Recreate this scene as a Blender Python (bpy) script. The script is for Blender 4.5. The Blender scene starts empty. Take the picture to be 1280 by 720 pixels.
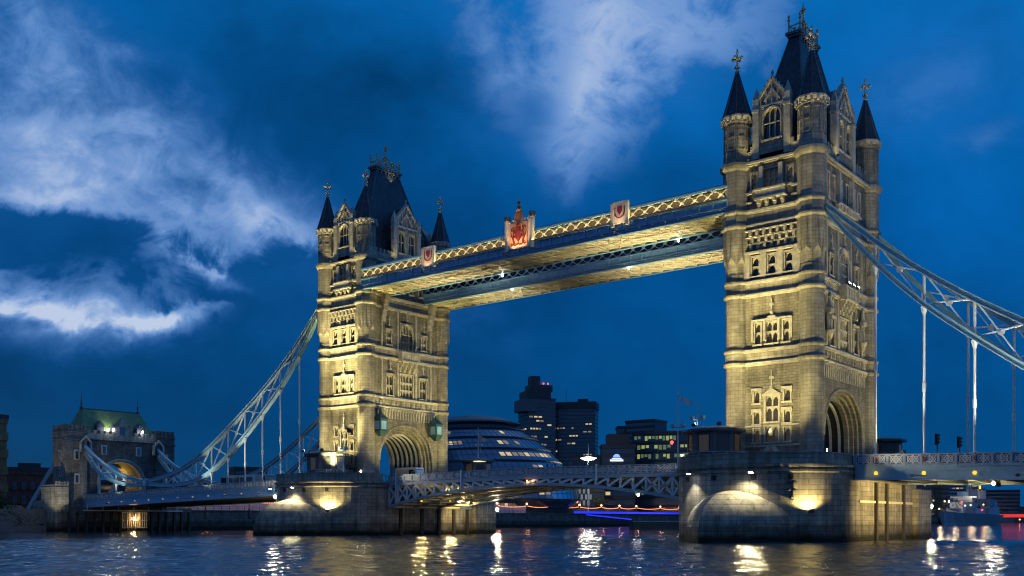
import bpy, math, random
from mathutils import Vector, Matrix
PI = math.pi
RND = random.Random(11)
S = bpy.context.scene
C = S.collection

# ------------------------------------------------------------------ camera, exposure
YAW = 0.676
cam = bpy.data.cameras.new('camera')
cam.sensor_width = 36.0
cam.lens = 1249.2 / 1280 * 36
cam.shift_y = 290.3 / 1280
cam.clip_start = 0.5
cam.clip_end = 12000
camo = bpy.data.objects.new('camera', cam)
camo.location = (54.9, -132.65, 2.55)
camo.rotation_euler = (PI / 2, 0, YAW)
C.objects.link(camo)
S.camera = camo
S.view_settings.view_transform = 'Standard'
S.view_settings.look = 'None'
S.view_settings.exposure = 0.0
S.view_settings.gamma = 1.0
S.view_settings.use_curve_mapping = False
S.render.engine = 'CYCLES'
S.cycles.use_denoising = True
S.cycles.max_bounces = 5
S.cycles.diffuse_bounces = 2
S.cycles.glossy_bounces = 3
S.cycles.transmission_bounces = 2
S.cycles.caustics_reflective = False
S.cycles.caustics_refractive = False
S.cycles.sample_clamp_indirect = 6.0
S.cycles.use_light_tree = True
S.cycles.pixel_filter_type = 'BLACKMAN_HARRIS'
S.cycles.filter_width = 1.15

# ------------------------------------------------------------------ node helpers
def N(nt, kind, **kw):
    n = nt.nodes.new(kind)
    for k, v in kw.items():
        if k.startswith('i_'):
            key = k[2:]
            key = int(key) if key.isdigit() else key
            n.inputs[key].default_value = v
        else:
            setattr(n, k, v)
    return n
def L(nt, a, b): nt.links.new(a, b)
def mth(nt, op, a, b=None, clamp=False):
    n = nt.nodes.new('ShaderNodeMath'); n.operation = op; n.use_clamp = clamp
    for i, x in enumerate((a, b)):
        if x is None: continue
        if isinstance(x, (int, float)): n.inputs[i].default_value = x
        else: nt.links.new(x, n.inputs[i])
    return n.outputs[0]
def mixc(nt, fac, a, b, mode='MIX'):
    n = nt.nodes.new('ShaderNodeMix'); n.data_type = 'RGBA'; n.blend_type = mode
    for sock, x in ((n.inputs[0], fac), (n.inputs[6], a), (n.inputs[7], b)):
        if isinstance(x, (int, float)): sock.default_value = x
        elif isinstance(x, tuple): sock.default_value = (x + (1,))[:4] if len(x) == 3 else x
        else: nt.links.new(x, sock)
    return n.outputs[2]
def ramp(nt, fac, stops):
    n = nt.nodes.new('ShaderNodeValToRGB')
    el = n.color_ramp.elements
    while len(el) < len(stops): el.new(0.5)
    for e, (p, c) in zip(el, stops):
        e.position = p
        e.color = (c, c, c, 1) if isinstance(c, (int, float)) else tuple(c) + (1,)
    nt.links.new(fac, n.inputs[0])
    return n.outputs[0]

# ------------------------------------------------------------------ world: blue-hour sky with broken cloud
W = bpy.data.worlds.new('World'); S.world = W; W.use_nodes = True
nt = W.node_tree
for n in list(nt.nodes): nt.nodes.remove(n)
out = nt.nodes.new('ShaderNodeOutputWorld'); bg = nt.nodes.new('ShaderNodeBackground')
L(nt, bg.outputs[0], out.inputs[0])
SUN_EL, SUN_ROT = math.radians(1.0), math.radians(-70)
sky = nt.nodes.new('ShaderNodeTexSky'); sky.sky_type = 'NISHITA'; sky.sun_disc = False
sky.sun_elevation = SUN_EL; sky.sun_rotation = SUN_ROT; sky.altitude = 20
sky.dust_density = 0.3; sky.ozone_density = 4.0
tc = nt.nodes.new('ShaderNodeTexCoord')
D = tc.outputs['Generated']
def vdot(v):
    n = nt.nodes.new('ShaderNodeVectorMath'); n.operation = 'DOT_PRODUCT'
    L(nt, D, n.inputs[0]); n.inputs[1].default_value = v
    return n.outputs['Value']
fwd = mth(nt, 'MAXIMUM', vdot((-math.sin(YAW), math.cos(YAW), 0)), 0.08)
skx = mth(nt, 'DIVIDE', vdot((math.cos(YAW), math.sin(YAW), 0)), fwd)   # bearing and height of the cloud field
skz = mth(nt, 'DIVIDE', vdot((0, 0, 1)), fwd)
cmb = nt.nodes.new('ShaderNodeCombineXYZ'); L(nt, skx, cmb.inputs[0]); L(nt, skz, cmb.inputs[1])
def noise(scale, detail, rough, off, sx=1.0, sy=1.0, dist=0.0):
    mp = nt.nodes.new('ShaderNodeMapping'); L(nt, cmb.outputs[0], mp.inputs[0])
    mp.inputs['Location'].default_value = off; mp.inputs['Scale'].default_value = (sx, sy, 1)
    n = nt.nodes.new('ShaderNodeTexNoise'); n.inputs['Scale'].default_value = scale
    n.inputs['Detail'].default_value = detail; n.inputs['Roughness'].default_value = rough
    n.inputs['Distortion'].default_value = dist
    L(nt, mp.outputs[0], n.inputs['Vector'])
    return n.outputs[0]
n1 = noise(7.0, 7, 0.56, (3.1, 1.7, 0), 1.0, 1.3, 0.35)
n2 = noise(3.2, 4, 0.5, (7.3, 4.1, 0), 1.0, 1.4, 0.2)
n3 = noise(20.0, 6, 0.62, (1.3, 9.1, 0), 1.0, 1.1, 0.5)
wob = mth(nt, 'MULTIPLY', mth(nt, 'SUBTRACT', n1, 0.5), 0.30)
wob2 = mth(nt, 'MULTIPLY', mth(nt, 'SUBTRACT', n2, 0.5), 0.22)
X = mth(nt, 'ADD', skx, wob2); Y = mth(nt, 'ADD', skz, mth(nt, 'MULTIPLY', wob, 0.42))
def blob(cx, cz, rx, rz, rot, w):
    c, s = math.cos(rot), math.sin(rot)
    a = mth(nt, 'SUBTRACT', X, cx); b = mth(nt, 'SUBTRACT', Y, cz)
    p = mth(nt, 'ADD', mth(nt, 'MULTIPLY', a, c / rx), mth(nt, 'MULTIPLY', b, s / rx))
    q = mth(nt, 'ADD', mth(nt, 'MULTIPLY', a, -s / rz), mth(nt, 'MULTIPLY', b, c / rz))
    r2 = mth(nt, 'ADD', mth(nt, 'MULTIPLY', p, p), mth(nt, 'MULTIPLY', q, q))
    return mth(nt, 'MULTIPLY', mth(nt, 'EXPONENT', mth(nt, 'MULTIPLY', r2, -1.0)), w)
def total(lst):
    t = blob(*lst[0])
    for b in lst[1:]: t = mth(nt, 'ADD', t, blob(*b))
    return t
def sst(v, a, b):
    n = nt.nodes.new('ShaderNodeMapRange'); n.interpolation_type = 'SMOOTHSTEP'
    L(nt, v, n.inputs[0]); n.inputs[1].default_value = a; n.inputs[2].default_value = b
    n.inputs[3].default_value = 0.0; n.inputs[4].default_value = 1.0
    return n.outputs[0]
def lin(*terms):                                   # sum of a constant and socket * factor pairs
    t = None
    for x in terms:
        x = mth(nt, 'MULTIPLY', x[0], x[1]) if isinstance(x, tuple) else x
        t = x if t is None else mth(nt, 'ADD', t, x)
    return t
c1 = mth(nt, 'SUBTRACT', n1, 0.5); c2 = mth(nt, 'SUBTRACT', n2, 0.5); c3 = mth(nt, 'SUBTRACT', n3, 0.5)
# lit high cloud on the left, ending along a slanting edge
dl = lin((X, -0.638), (Y, -0.771), 0.130, (c1, 0.10), (c3, 0.03))
lm = mth(nt, 'MULTIPLY', sst(dl, -0.03, 0.075), sst(Y, 0.10, 0.24))
bright = total([(-0.475, 0.345, 0.07, 0.045, 0.3, 0.40), (-0.25, 0.305, 0.11, 0.032, -0.60, 0.40), (-0.335, 0.268, 0.085, 0.022, -0.35, 0.55), (-0.42, 0.40, 0.10, 0.07, -0.5, 0.14)])
streak = total([(-0.475, 0.216, 0.12, 0.0125, -0.10, 1.0), (-0.37, 0.206, 0.06, 0.008, 0.0, 0.7), (-0.30, 0.243, 0.04, 0.010, -0.3, 0.35)])
dens = mth(nt, 'MULTIPLY', lm, lin(0.34, (bright, 1.0), (c1, 1.1), (c3, 0.85)))
# the funnel of lit cloud over the middle of the river
pw = mth(nt, 'MAXIMUM', lin((skz, 0.60), -0.168), 0.004)
pd = mth(nt, 'DIVIDE', mth(nt, 'ABSOLUTE', lin(skx, (skz, -0.22), 0.015, (c2, 0.05), (c1, 0.07), (c3, 0.03))), pw)
pl = mth(nt, 'SUBTRACT', 1.0, sst(lin(pd, (c1, 2.6), (c3, 2.0), (c2, 1.2)), 0.10, 1.50))
pl = mth(nt, 'MULTIPLY', pl, sst(lin(skz, (c1, 0.10), (c3, 0.05)), 0.285, 0.40))
pl = mth(nt, 'MULTIPLY', pl, lin(0.68, (c1, 1.2), (c3, 1.2), (blob(0.045, 0.405, 0.035, 0.02, 0.0, 1.0), -0.30)))
wisp = total([(0.42, 0.44, 0.09, 0.05, 0.3, 0.16), (0.50, 0.38, 0.03, 0.018, 0, 0.22), (0.145, 0.45, 0.05, 0.04, 0.4, 0.14), (-0.02, 0.45, 0.03, 0.07, 0.4, 0.16)])
dens = lin(dens, pl, mth(nt, 'MULTIPLY', wisp, lin(1.0, (c1, 2.5), (c3, 1.2))))
# low dark broken cloud in front of it
df = total([(-0.455, 0.280, 0.115, 0.042, -0.10, 1.15), (-0.19, 0.215, 0.12, 0.075, -0.3, 1.0), (-0.42, 0.10, 0.60, 0.080, 0.0, 1.25), (-0.30, 0.225, 0.05, 0.018, 0.0, 0.35)])
df = lin(df, (streak, -0.70), (c1, 1.4), (c3, 1.0))
dm = sst(df, 0.36, 0.74)
dens = mth(nt, 'MULTIPLY', dens, mth(nt, 'SUBTRACT', 1.0, mth(nt, 'MULTIPLY', dm, 0.93)))
dens = mth(nt, 'MAXIMUM', lin(dens, mth(nt, 'MULTIPLY', streak, lin(0.46, (c1, 1.2), (c3, 1.2)))), 0.0)
cl = ramp(nt, dens, [(0.0, 0.0), (0.22, 0.46), (0.5, 0.86), (0.8, 1.0)])
elev = mth(nt, 'MULTIPLY', skz, 1.8, True)
base = ramp(nt, elev, [(0.0, (0.0006, 0.064, 0.210)), (0.25, (0.0006, 0.072, 0.245)), (0.5, (0.0008, 0.090, 0.315)), (0.85, (0.0016, 0.132, 0.440)), (1.0, (0.0022, 0.150, 0.485))])
side = lin((skx, 0.40), 0.93)
dk = total([(-0.17, 0.42, 0.14, 0.10, -0.5, 0.42), (-0.10, 0.30, 0.10, 0.08, 0, 0.16), (0.16, 0.31, 0.06, 0.06, 0, 0.12), (-0.10, 0.22, 0.2, 0.03, 0, 0.08)])
side = mth(nt, 'MULTIPLY', side, lin(1.0, (c2, 0.75), (c1, 0.75), (c3, 0.25), (dk, -1.0), (dm, -0.06)))
sd = nt.nodes.new('ShaderNodeCombineXYZ')
for i in range(3): L(nt, mth(nt, 'MAXIMUM', side, 0.35), sd.inputs[i])
base = mixc(nt, 1.0, base, sd.outputs[0], 'MULTIPLY')
skyt = mixc(nt, 1.0, sky.outputs[0], (0.012, 0.05, 0.12), 'MULTIPLY')
base = mixc(nt, 0.10, base, skyt)
cloudc = ramp(nt, dens, [(0.08, (0.022, 0.14, 0.46)), (0.40, (0.115, 0.27, 0.61)), (0.62, (0.21, 0.36, 0.68)), (0.95, (0.50, 0.60, 0.79))])
fin = mixc(nt, cl, base, cloudc)
# unseen sky behind the viewpoint, tinted paler to soften the fill light
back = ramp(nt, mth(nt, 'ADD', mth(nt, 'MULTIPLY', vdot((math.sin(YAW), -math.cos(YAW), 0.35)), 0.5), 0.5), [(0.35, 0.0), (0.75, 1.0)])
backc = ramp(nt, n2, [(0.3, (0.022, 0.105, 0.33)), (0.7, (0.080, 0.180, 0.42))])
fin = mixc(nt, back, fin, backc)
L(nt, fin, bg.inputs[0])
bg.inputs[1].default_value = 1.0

sun = bpy.data.lights.new('sun', 'SUN'); sun.energy = 0.05; sun.angle = math.radians(25); sun.color = (0.55, 0.75, 1.0)
suno = bpy.data.objects.new('sun', sun); C.objects.link(suno)
suno.rotation_euler = (math.radians(70), 0, SUN_ROT + PI)

# ------------------------------------------------------------------ object helpers
ORG = {}
def tag(o, label=None, cat=None, group=None, kind=None):
    if label: o['label'] = label
    if cat: o['category'] = cat
    if group: o['group'] = group
    if kind: o['kind'] = kind
    return o
def thing(name, label, cat, loc=(0, 0, 0), group=None):
    o = bpy.data.objects.new(name, None); C.objects.link(o)
    o.location = loc; o.empty_display_size = 0.3
    ORG[o] = Vector(loc)
    return tag(o, label, cat, group)
class MB:
    def __init__(s): s.v = []; s.f = []
    def add(s, vs, fs):
        n = len(s.v); s.v += [tuple(p) for p in vs]; s.f += [tuple(i + n for i in f) for f in fs]
    def box(s, x0, x1, y0, y1, z0, z1):
        s.add([(x0,y0,z0),(x1,y0,z0),(x1,y1,z0),(x0,y1,z0),(x0,y0,z1),(x1,y0,z1),(x1,y1,z1),(x0,y1,z1)],
              [(0,3,2,1),(4,5,6,7),(0,1,5,4),(1,2,6,5),(2,3,7,6),(3,0,4,7)])
    def obox(s, c, a, b, d):
        c, a, b, d = map(Vector, (c, a, b, d))
        s.add([c-a-b-d, c+a-b-d, c+a+b-d, c-a+b-d, c-a-b+d, c+a-b+d, c+a+b+d, c-a+b+d],
              [(0,3,2,1),(4,5,6,7),(0,1,5,4),(1,2,6,5),(2,3,7,6),(3,0,4,7)])
    def beam(s, p, q, w, h, up=(0, 0, 1)):
        p, q = Vector(p), Vector(q); d = (q - p)
        if d.length < 1e-6: return
        t = d.normalized(); sd = t.cross(Vector(up))
        if sd.length < 1e-4: sd = t.cross(Vector((1, 0, 0)))
        sd.normalize(); u = sd.cross(t)
        s.obox((p + q) / 2, d / 2, sd * w / 2, u * h / 2)
    def tube(s, p, q, r, n=8, r2=None):
        p, q = Vector(p), Vector(q); r2 = r if r2 is None else r2
        t = (q - p).normalized(); a = t.orthogonal().normalized(); b = t.cross(a)
        vs = []
        for c, rr in ((p, r), (q, r2)):
            for i in range(n):
                g = 2 * PI * i / n; vs.append(c + (a * math.cos(g) + b * math.sin(g)) * rr)
        s.add(vs, [(i, (i+1) % n, n + (i+1) % n, n + i) for i in range(n)] + [tuple(range(n))[::-1], tuple(range(n, 2*n))])
    def lathe(s, cx, cy, prof, n=16, ph=0.0, sx=1.0, sy=1.0):
        vs = []; m = len(prof)
        for r, z in prof:
            for i in range(n):
                g = 2 * PI * i / n + ph; vs.append((cx + r * math.cos(g) * sx, cy + r * math.sin(g) * sy, z))
        fs = [(k*n + i, k*n + (i+1) % n, (k+1)*n + (i+1) % n, (k+1)*n + i) for k in range(m-1) for i in range(n)]
        fs += [tuple(range(n))[::-1], tuple(range((m-1)*n, m*n))]
        s.add(vs, fs)
    def prism(s, poly, vec):
        v = Vector(vec); n = len(poly); a = [Vector(p) for p in poly]
        s.add(a + [p + v for p in a], [tuple(range(n))[::-1], tuple(range(n, 2*n))] + [(i, (i+1) % n, n + (i+1) % n, n + i) for i in range(n)])
    def strip(s, pts, y0, y1, h):                 # bent bar in a plane y = const; pts are (x, z) on the centre line
        n = len(pts); vs = []
        for i, (x, z) in enumerate(pts):
            a = pts[max(i-1, 0)]; b = pts[min(i+1, n-1)]
            t = Vector((b[0]-a[0], b[1]-a[1])).normalized(); nx, nz = -t.y * h/2, t.x * h/2
            vs += [(x-nx, y0, z-nz), (x-nx, y1, z-nz), (x+nx, y1, z+nz), (x+nx, y0, z+nz)]
        fs = [(4*i+k, 4*i+(k+1) % 4, 4*i+4+(k+1) % 4, 4*i+4+k) for i in range(n-1) for k in range(4)]
        s.add(vs, fs + [(0, 1, 2, 3), (4*n-1, 4*n-2, 4*n-3, 4*n-4)])
    def quad(s, *p): s.add(p, [tuple(range(len(p)))])
    def build(s, name, m, parent=None, smooth=False, label=None):
        me = bpy.data.meshes.new(name)
        o = Vector((0, 0, 0))
        if parent is not None: o = ORG.get(parent, o)
        me.from_pydata([(p[0]-o.x, p[1]-o.y, p[2]-o.z) for p in s.v], [], s.f)
        me.materials.append(m)
        if smooth:
            for p in me.polygons: p.use_smooth = True
        me.update()
        ob = bpy.data.objects.new(name, me); C.objects.link(ob)
        ORG[ob] = o
        if parent is not None: ob.parent = parent
        if label: ob['label'] = label
        return ob
def structure(name, mb, m, smooth=False):
    return tag(mb.build(name, m, None, smooth), kind='structure')
def lift(o, z):
    return o

# ------------------------------------------------------------------ materials
MATS = {}
def mat(name, col, rough=0.6, metal=0.0, var=0.0, vscale=1.0, bump=0.0, emit=None, spec=0.5, estr=1.0):
    m = bpy.data.materials.new(name); m.use_nodes = True; t = m.node_tree; p = t.nodes['Principled BSDF']
    p.inputs['Base Color'].default_value = tuple(col) + (1,); p.inputs['Roughness'].default_value = rough
    p.inputs['Metallic'].default_value = metal; p.inputs['Specular IOR Level'].default_value = spec
    if emit:
        p.inputs['Emission Color'].default_value = tuple(emit) + (1,); p.inputs['Emission Strength'].default_value = estr
    if var or bump:
        g = t.nodes.new('ShaderNodeNewGeometry')
        n = N(t, 'ShaderNodeTexNoise', i_Scale=vscale, i_Detail=5.0, i_Roughness=0.6); L(t, g.outputs['Position'], n.inputs['Vector'])
        if var:
            f = ramp(t, n.outputs[0], [(0.3, 1 - var), (0.7, 1 + var * 0.6)])
            L(t, mixc(t, 1.0, tuple(col), f, 'MULTIPLY'), p.inputs['Base Color'])
        if bump:
            b = N(t, 'ShaderNodeBump', i_Strength=bump, i_Distance=0.1); L(t, n.outputs[0], b.inputs['Height']); L(t, b.outputs[0], p.inputs['Normal'])
    MATS[name] = m
    return m
def masonry(name, col, col2, mortar, bw, bh, msize=0.02, rough=0.85, bump=0.5, dirt=0.35, bias=0.0, stain=None, cyl=None, streak=0.35):
    m = bpy.data.materials.new(name); m.use_nodes = True; t = m.node_tree; p = t.nodes['Principled BSDF']
    p.inputs['Roughness'].default_value = rough; p.inputs['Specular IOR Level'].default_value = 0.25
    g = t.nodes.new('ShaderNodeNewGeometry'); sp = t.nodes.new('ShaderNodeSeparateXYZ'); L(t, g.outputs['Position'], sp.inputs[0])
    if cyl:                                       # courses run round a curved end
        a = mth(t, 'ARCTAN2', mth(t, 'SUBTRACT', sp.outputs[0], cyl), mth(t, 'MULTIPLY', mth(t, 'ABSOLUTE', sp.outputs[1]), 1.0))
        u = mth(t, 'MULTIPLY', a, 18.0)
    else:
        u = mth(t, 'ADD', sp.outputs[0], mth(t, 'MULTIPLY', sp.outputs[1], 0.97))
    cb = t.nodes.new('ShaderNodeCombineXYZ'); L(t, u, cb.inputs[0]); L(t, sp.outputs[2], cb.inputs[1])
    br = N(t, 'ShaderNodeTexBrick', i_Scale=1.0)
    br.inputs['Color1'].default_value = tuple(col) + (1,); br.inputs['Color2'].default_value = tuple(col2) + (1,)
    br.inputs['Mortar'].default_value = tuple(mortar) + (1,); br.inputs['Mortar Size'].default_value = msize
    br.inputs['Brick Width'].default_value = bw; br.inputs['Row Height'].default_value = bh; br.inputs['Bias'].default_value = bias
    br.inputs['Mortar Smooth'].default_value = 0.3
    L(t, cb.outputs[0], br.inputs['Vector'])
    n = N(t, 'ShaderNodeTexNoise', i_Scale=0.5, i_Detail=8.0, i_Roughness=0.65); L(t, g.outputs['Position'], n.inputs['Vector'])
    c = mixc(t, 1.0, br.outputs['Color'], ramp(t, n.outputs[0], [(0.28, 1 - dirt), (0.72, 1.12)]), 'MULTIPLY')
    mp = t.nodes.new('ShaderNodeMapping'); mp.inputs['Scale'].default_value = (1.3, 1.3, 0.09); L(t, g.outputs['Position'], mp.inputs[0])
    n2 = N(t, 'ShaderNodeTexNoise', i_Scale=1.0, i_Detail=5.0, i_Roughness=0.6); L(t, mp.outputs[0], n2.inputs['Vector'])
    c = mixc(t, streak, c, ramp(t, n2.outputs[0], [(0.36, 0.35), (0.62, 1.15)]), 'MULTIPLY')
    if stain:                                     # weed and tide mark
        h = ramp(t, mth(t, 'ADD', mth(t, 'MULTIPLY', sp.outputs[2], 0.1), mth(t, 'MULTIPLY', n.outputs[0], 0.09)), [(stain - 0.03, 1.0), (stain + 0.05, 0.0)])
        c = mixc(t, h, c, (0.028, 0.030, 0.016))
        h2 = ramp(t, mth(t, 'ADD', mth(t, 'MULTIPLY', sp.outputs[2], 0.1), mth(t, 'MULTIPLY', n.outputs[0], 0.05)), [(stain + 0.10, 1.0), (stain + 0.15, 0.0)])
        c = mixc(t, h2, c, mixc(t, 1.0, c, (0.48, 0.47, 0.45), 'MULTIPLY'))
    L(t, c, p.inputs['Base Color'])
    n3 = N(t, 'ShaderNodeTexNoise', i_Scale=3.5, i_Detail=5.0, i_Roughness=0.7); L(t, g.outputs['Position'], n3.inputs['Vector'])
    hgt = mth(t, 'ADD', mth(t, 'MULTIPLY', br.outputs['Fac'], -1.0), mth(t, 'MULTIPLY', n3.outputs[0], 0.9))
    b = N(t, 'ShaderNodeBump', i_Strength=bump, i_Distance=0.06); L(t, hgt, b.inputs['Height']); L(t, b.outputs[0], p.inputs['Normal'])
    MATS[name] = m
    return m
ashlar = masonry('portland_ashlar', (0.43, 0.40, 0.325), (0.32, 0.295, 0.235), (0.17, 0.155, 0.125), 1.3, 0.48, 0.022, bump=0.35, dirt=0.4, streak=0.5)
rubble = masonry('rock_faced_granite', (0.35, 0.32, 0.25), (0.25, 0.23, 0.18), (0.19, 0.175, 0.14), 0.8, 0.36, 0.03, bump=0.8, dirt=0.45, streak=0.5)
trim = mat('carved_stone', (0.46, 0.43, 0.355), 0.8, var=0.35, vscale=1.6, bump=0.3)
granite = masonry('pier_granite', (0.42, 0.40, 0.33), (0.30, 0.285, 0.235), (0.17, 0.165, 0.135), 1.9, 0.62, 0.03, bump=0.7, dirt=0.45, stain=0.115, streak=0.6)
granite_n = masonry('pier_granite_round_near', (0.42, 0.40, 0.33), (0.30, 0.285, 0.235), (0.17, 0.165, 0.135), 1.9, 0.62, 0.03, bump=0.7, dirt=0.45, stain=0.115, cyl=0.0001, streak=0.6)
granite_s = masonry('pier_granite_round_far', (0.42, 0.40, 0.33), (0.30, 0.285, 0.235), (0.17, 0.165, 0.135), 1.9, 0.62, 0.03, bump=0.7, dirt=0.45, stain=0.115, cyl=-82.3, streak=0.6)
darkstone = masonry('old_dark_stone', (0.20, 0.19, 0.165), (0.14, 0.135, 0.12), (0.08, 0.075, 0.065), 1.0, 0.42, 0.03, bump=0.8, dirt=0.5, stain=0.13)
redbrick = masonry('red_brick', (0.20, 0.085, 0.065), (0.16, 0.07, 0.055), (0.12, 0.10, 0.09), 0.5, 0.16, 0.02)
stockbrick = masonry('yellow_stock_brick', (0.30, 0.22, 0.11), (0.24, 0.17, 0.085), (0.14, 0.12, 0.09), 0.5, 0.16, 0.02)
slate = masonry('slate_roof', (0.065, 0.095, 0.125), (0.038, 0.06, 0.082), (0.02, 0.025, 0.03), 0.45, 0.30, 0.03, rough=0.5, bump=0.6, dirt=0.4)
copper = mat('green_copper', (0.12, 0.19, 0.085), 0.6, var=0.4, vscale=0.8, bump=0.2)
blue = mat('blue_paint', (0.20, 0.38, 0.54), 0.4, var=0.2, vscale=1.5)
tealp = mat('dark_teal_paint', (0.022, 0.075, 0.08), 0.5, var=0.3, vscale=2)
chainblue = mat('teal_chain_paint', (0.20, 0.44, 0.53), 0.4, var=0.15, vscale=1.5)
paleblue = mat('pale_blue_paint', (0.33, 0.46, 0.50), 0.42, var=0.18, vscale=1.5)
white = mat('white_paint', (0.62, 0.65, 0.64), 0.45, var=0.15, vscale=2.0)
cream = mat('cream_paint', (0.72, 0.66, 0.46), 0.5, var=0.15, vscale=1.0)
gold = mat('crest_gold_ground', (0.75, 0.46, 0.22), 0.5, var=0.3, vscale=7)
armred = mat('crest_dark_red', (0.26, 0.035, 0.02), 0.5, var=0.4, vscale=8)
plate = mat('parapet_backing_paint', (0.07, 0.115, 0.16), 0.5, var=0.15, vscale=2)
parap = mat('parapet_paint', (0.30, 0.38, 0.43), 0.45, var=0.2, vscale=2.0)
steeld = mat('dark_steel', (0.05, 0.055, 0.06), 0.5, var=0.3, vscale=2.0)
lead = mat('lead_sheet', (0.07, 0.085, 0.10), 0.5, var=0.25, vscale=1.2)
gilt = mat('gilded_iron', (0.50, 0.36, 0.17), 0.5, 0.0, var=0.2, vscale=3)
weath = mat('weathered_stone_finial', (0.52, 0.46, 0.34), 0.75, var=0.3, vscale=3)
timber = mat('wet_timber', (0.035, 0.03, 0.022), 0.7, var=0.4, vscale=1.5, bump=0.4)
asphalt = mat('asphalt', (0.05, 0.05, 0.052), 0.85, var=0.25, vscale=2)
paving = mat('paving', (0.16, 0.155, 0.145), 0.85, var=0.25, vscale=1)
glassd = mat('window_glass', (0.030, 0.034, 0.036), 0.12, spec=0.6)
dim = mat('dim_window_glass', (0.035, 0.032, 0.028), 0.15, emit=(0.55, 0.42, 0.22), estr=0.045)
litw = mat('lit_window_glass', (0.3, 0.25, 0.15), 0.4, emit=(1.0, 0.62, 0.26), estr=1.8)
litoff = mat('lit_office_glass', (0.3, 0.28, 0.2), 0.4, emit=(1.0, 0.76, 0.34), estr=0.62)
litg2 = mat('dim_green_office_glass', (0.15, 0.2, 0.12), 0.4, emit=(0.42, 0.62, 0.20), estr=0.20)
litoff2 = mat('dim_lit_office_glass', (0.2, 0.2, 0.15), 0.4, emit=(1.0, 0.72, 0.38), estr=0.22)
litg = mat('lit_green_office_glass', (0.2, 0.25, 0.15), 0.4, emit=(0.62, 0.72, 0.16), estr=0.45)
lampw = mat('white_lamp_glass', (0.8, 0.8, 0.8), 0.3, emit=(1.0, 0.93, 0.80), estr=60)
lampb = mat('bluish_lamp_glass', (0.8, 0.8, 0.8), 0.3, emit=(0.86, 0.9, 1.0), estr=45)
lampo = mat('orange_lamp_glass', (0.8, 0.5, 0.3), 0.3, emit=(1.0, 0.36, 0.13), estr=9)
quaydark = masonry('quay_dark_stone', (0.055, 0.055, 0.045), (0.035, 0.037, 0.03), (0.02, 0.02, 0.018), 1.0, 0.42, 0.03, stain=0.13)
lamps_small = mat('dim_marker_glass', (0.7, 0.6, 0.3), 0.4, emit=(1.0, 0.75, 0.35), estr=0.25)
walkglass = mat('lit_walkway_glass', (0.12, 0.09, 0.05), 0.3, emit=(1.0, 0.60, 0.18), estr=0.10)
vaultm = mat('near_black_vault', (0.03, 0.03, 0.03), 0.8, var=0.3, vscale=1)  # archway vault, near black all over
lampy = mat('yellow_lamp_glass', (0.8, 0.6, 0.1), 0.3, emit=(1.0, 0.62, 0.05), estr=1.2)
festoon = mat('festoon_bulb_glass', (0.8, 0.4, 0.2), 0.3, emit=(1.0, 0.28, 0.10), estr=2.5)
redl = mat('red_lamp_glass', (0.8, 0.1, 0.1), 0.3, emit=(1.0, 0.05, 0.04), estr=5)
bluel = mat('blue_strip_glass', (0.05, 0.05, 0.8), 0.3, emit=(0.02, 0.03, 1.0), estr=1.0)
signl = mat('blue_white_sign_face', (0.5, 0.6, 1.0), 0.3, emit=(0.12, 0.22, 1.0), estr=2.2)
signw = mat('white_sign_face', (0.8, 0.8, 1.0), 0.3, emit=(0.6, 0.7, 1.0), estr=1.6)
greyship = mat('ship_grey', (0.26, 0.30, 0.34), 0.6, var=0.2, vscale=0.3)
blueship = mat('ship_camouflage_blue', (0.06, 0.16, 0.27), 0.6, var=0.2, vscale=0.3)
concrete = mat('concrete', (0.10, 0.11, 0.125), 0.8, var=0.2, vscale=0.2)
darkclad = mat('dark_cladding', (0.03, 0.035, 0.04), 0.6, var=0.2, vscale=0.2)
offglass = mat('office_glass', (0.035, 0.06, 0.085), 0.15, spec=0.7)
hallglass = mat('city_hall_glass', (0.12, 0.22, 0.32), 0.15, spec=0.9, metal=0.5)
leafm = mat('leaves', (0.045, 0.06, 0.022), 0.8, var=0.4, vscale=3)
barkm = mat('bark', (0.06, 0.045, 0.035), 0.9, var=0.3, vscale=3)
shirt = mat('dark_clothes', (0.02, 0.02, 0.025), 0.9)
skin = mat('skin', (0.35, 0.22, 0.16), 0.7)
redp = mat('red_enamel', (0.38, 0.04, 0.03), 0.5, var=0.3, vscale=8)
rubber = mat('rubber', (0.02, 0.02, 0.02), 0.8)
silver = mat('silver_bodywork', (0.45, 0.46, 0.48), 0.35, 0.3)
canvas = mat('white_hoarding', (0.55, 0.48, 0.46), 0.8, var=0.15, vscale=0.5)
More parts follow.
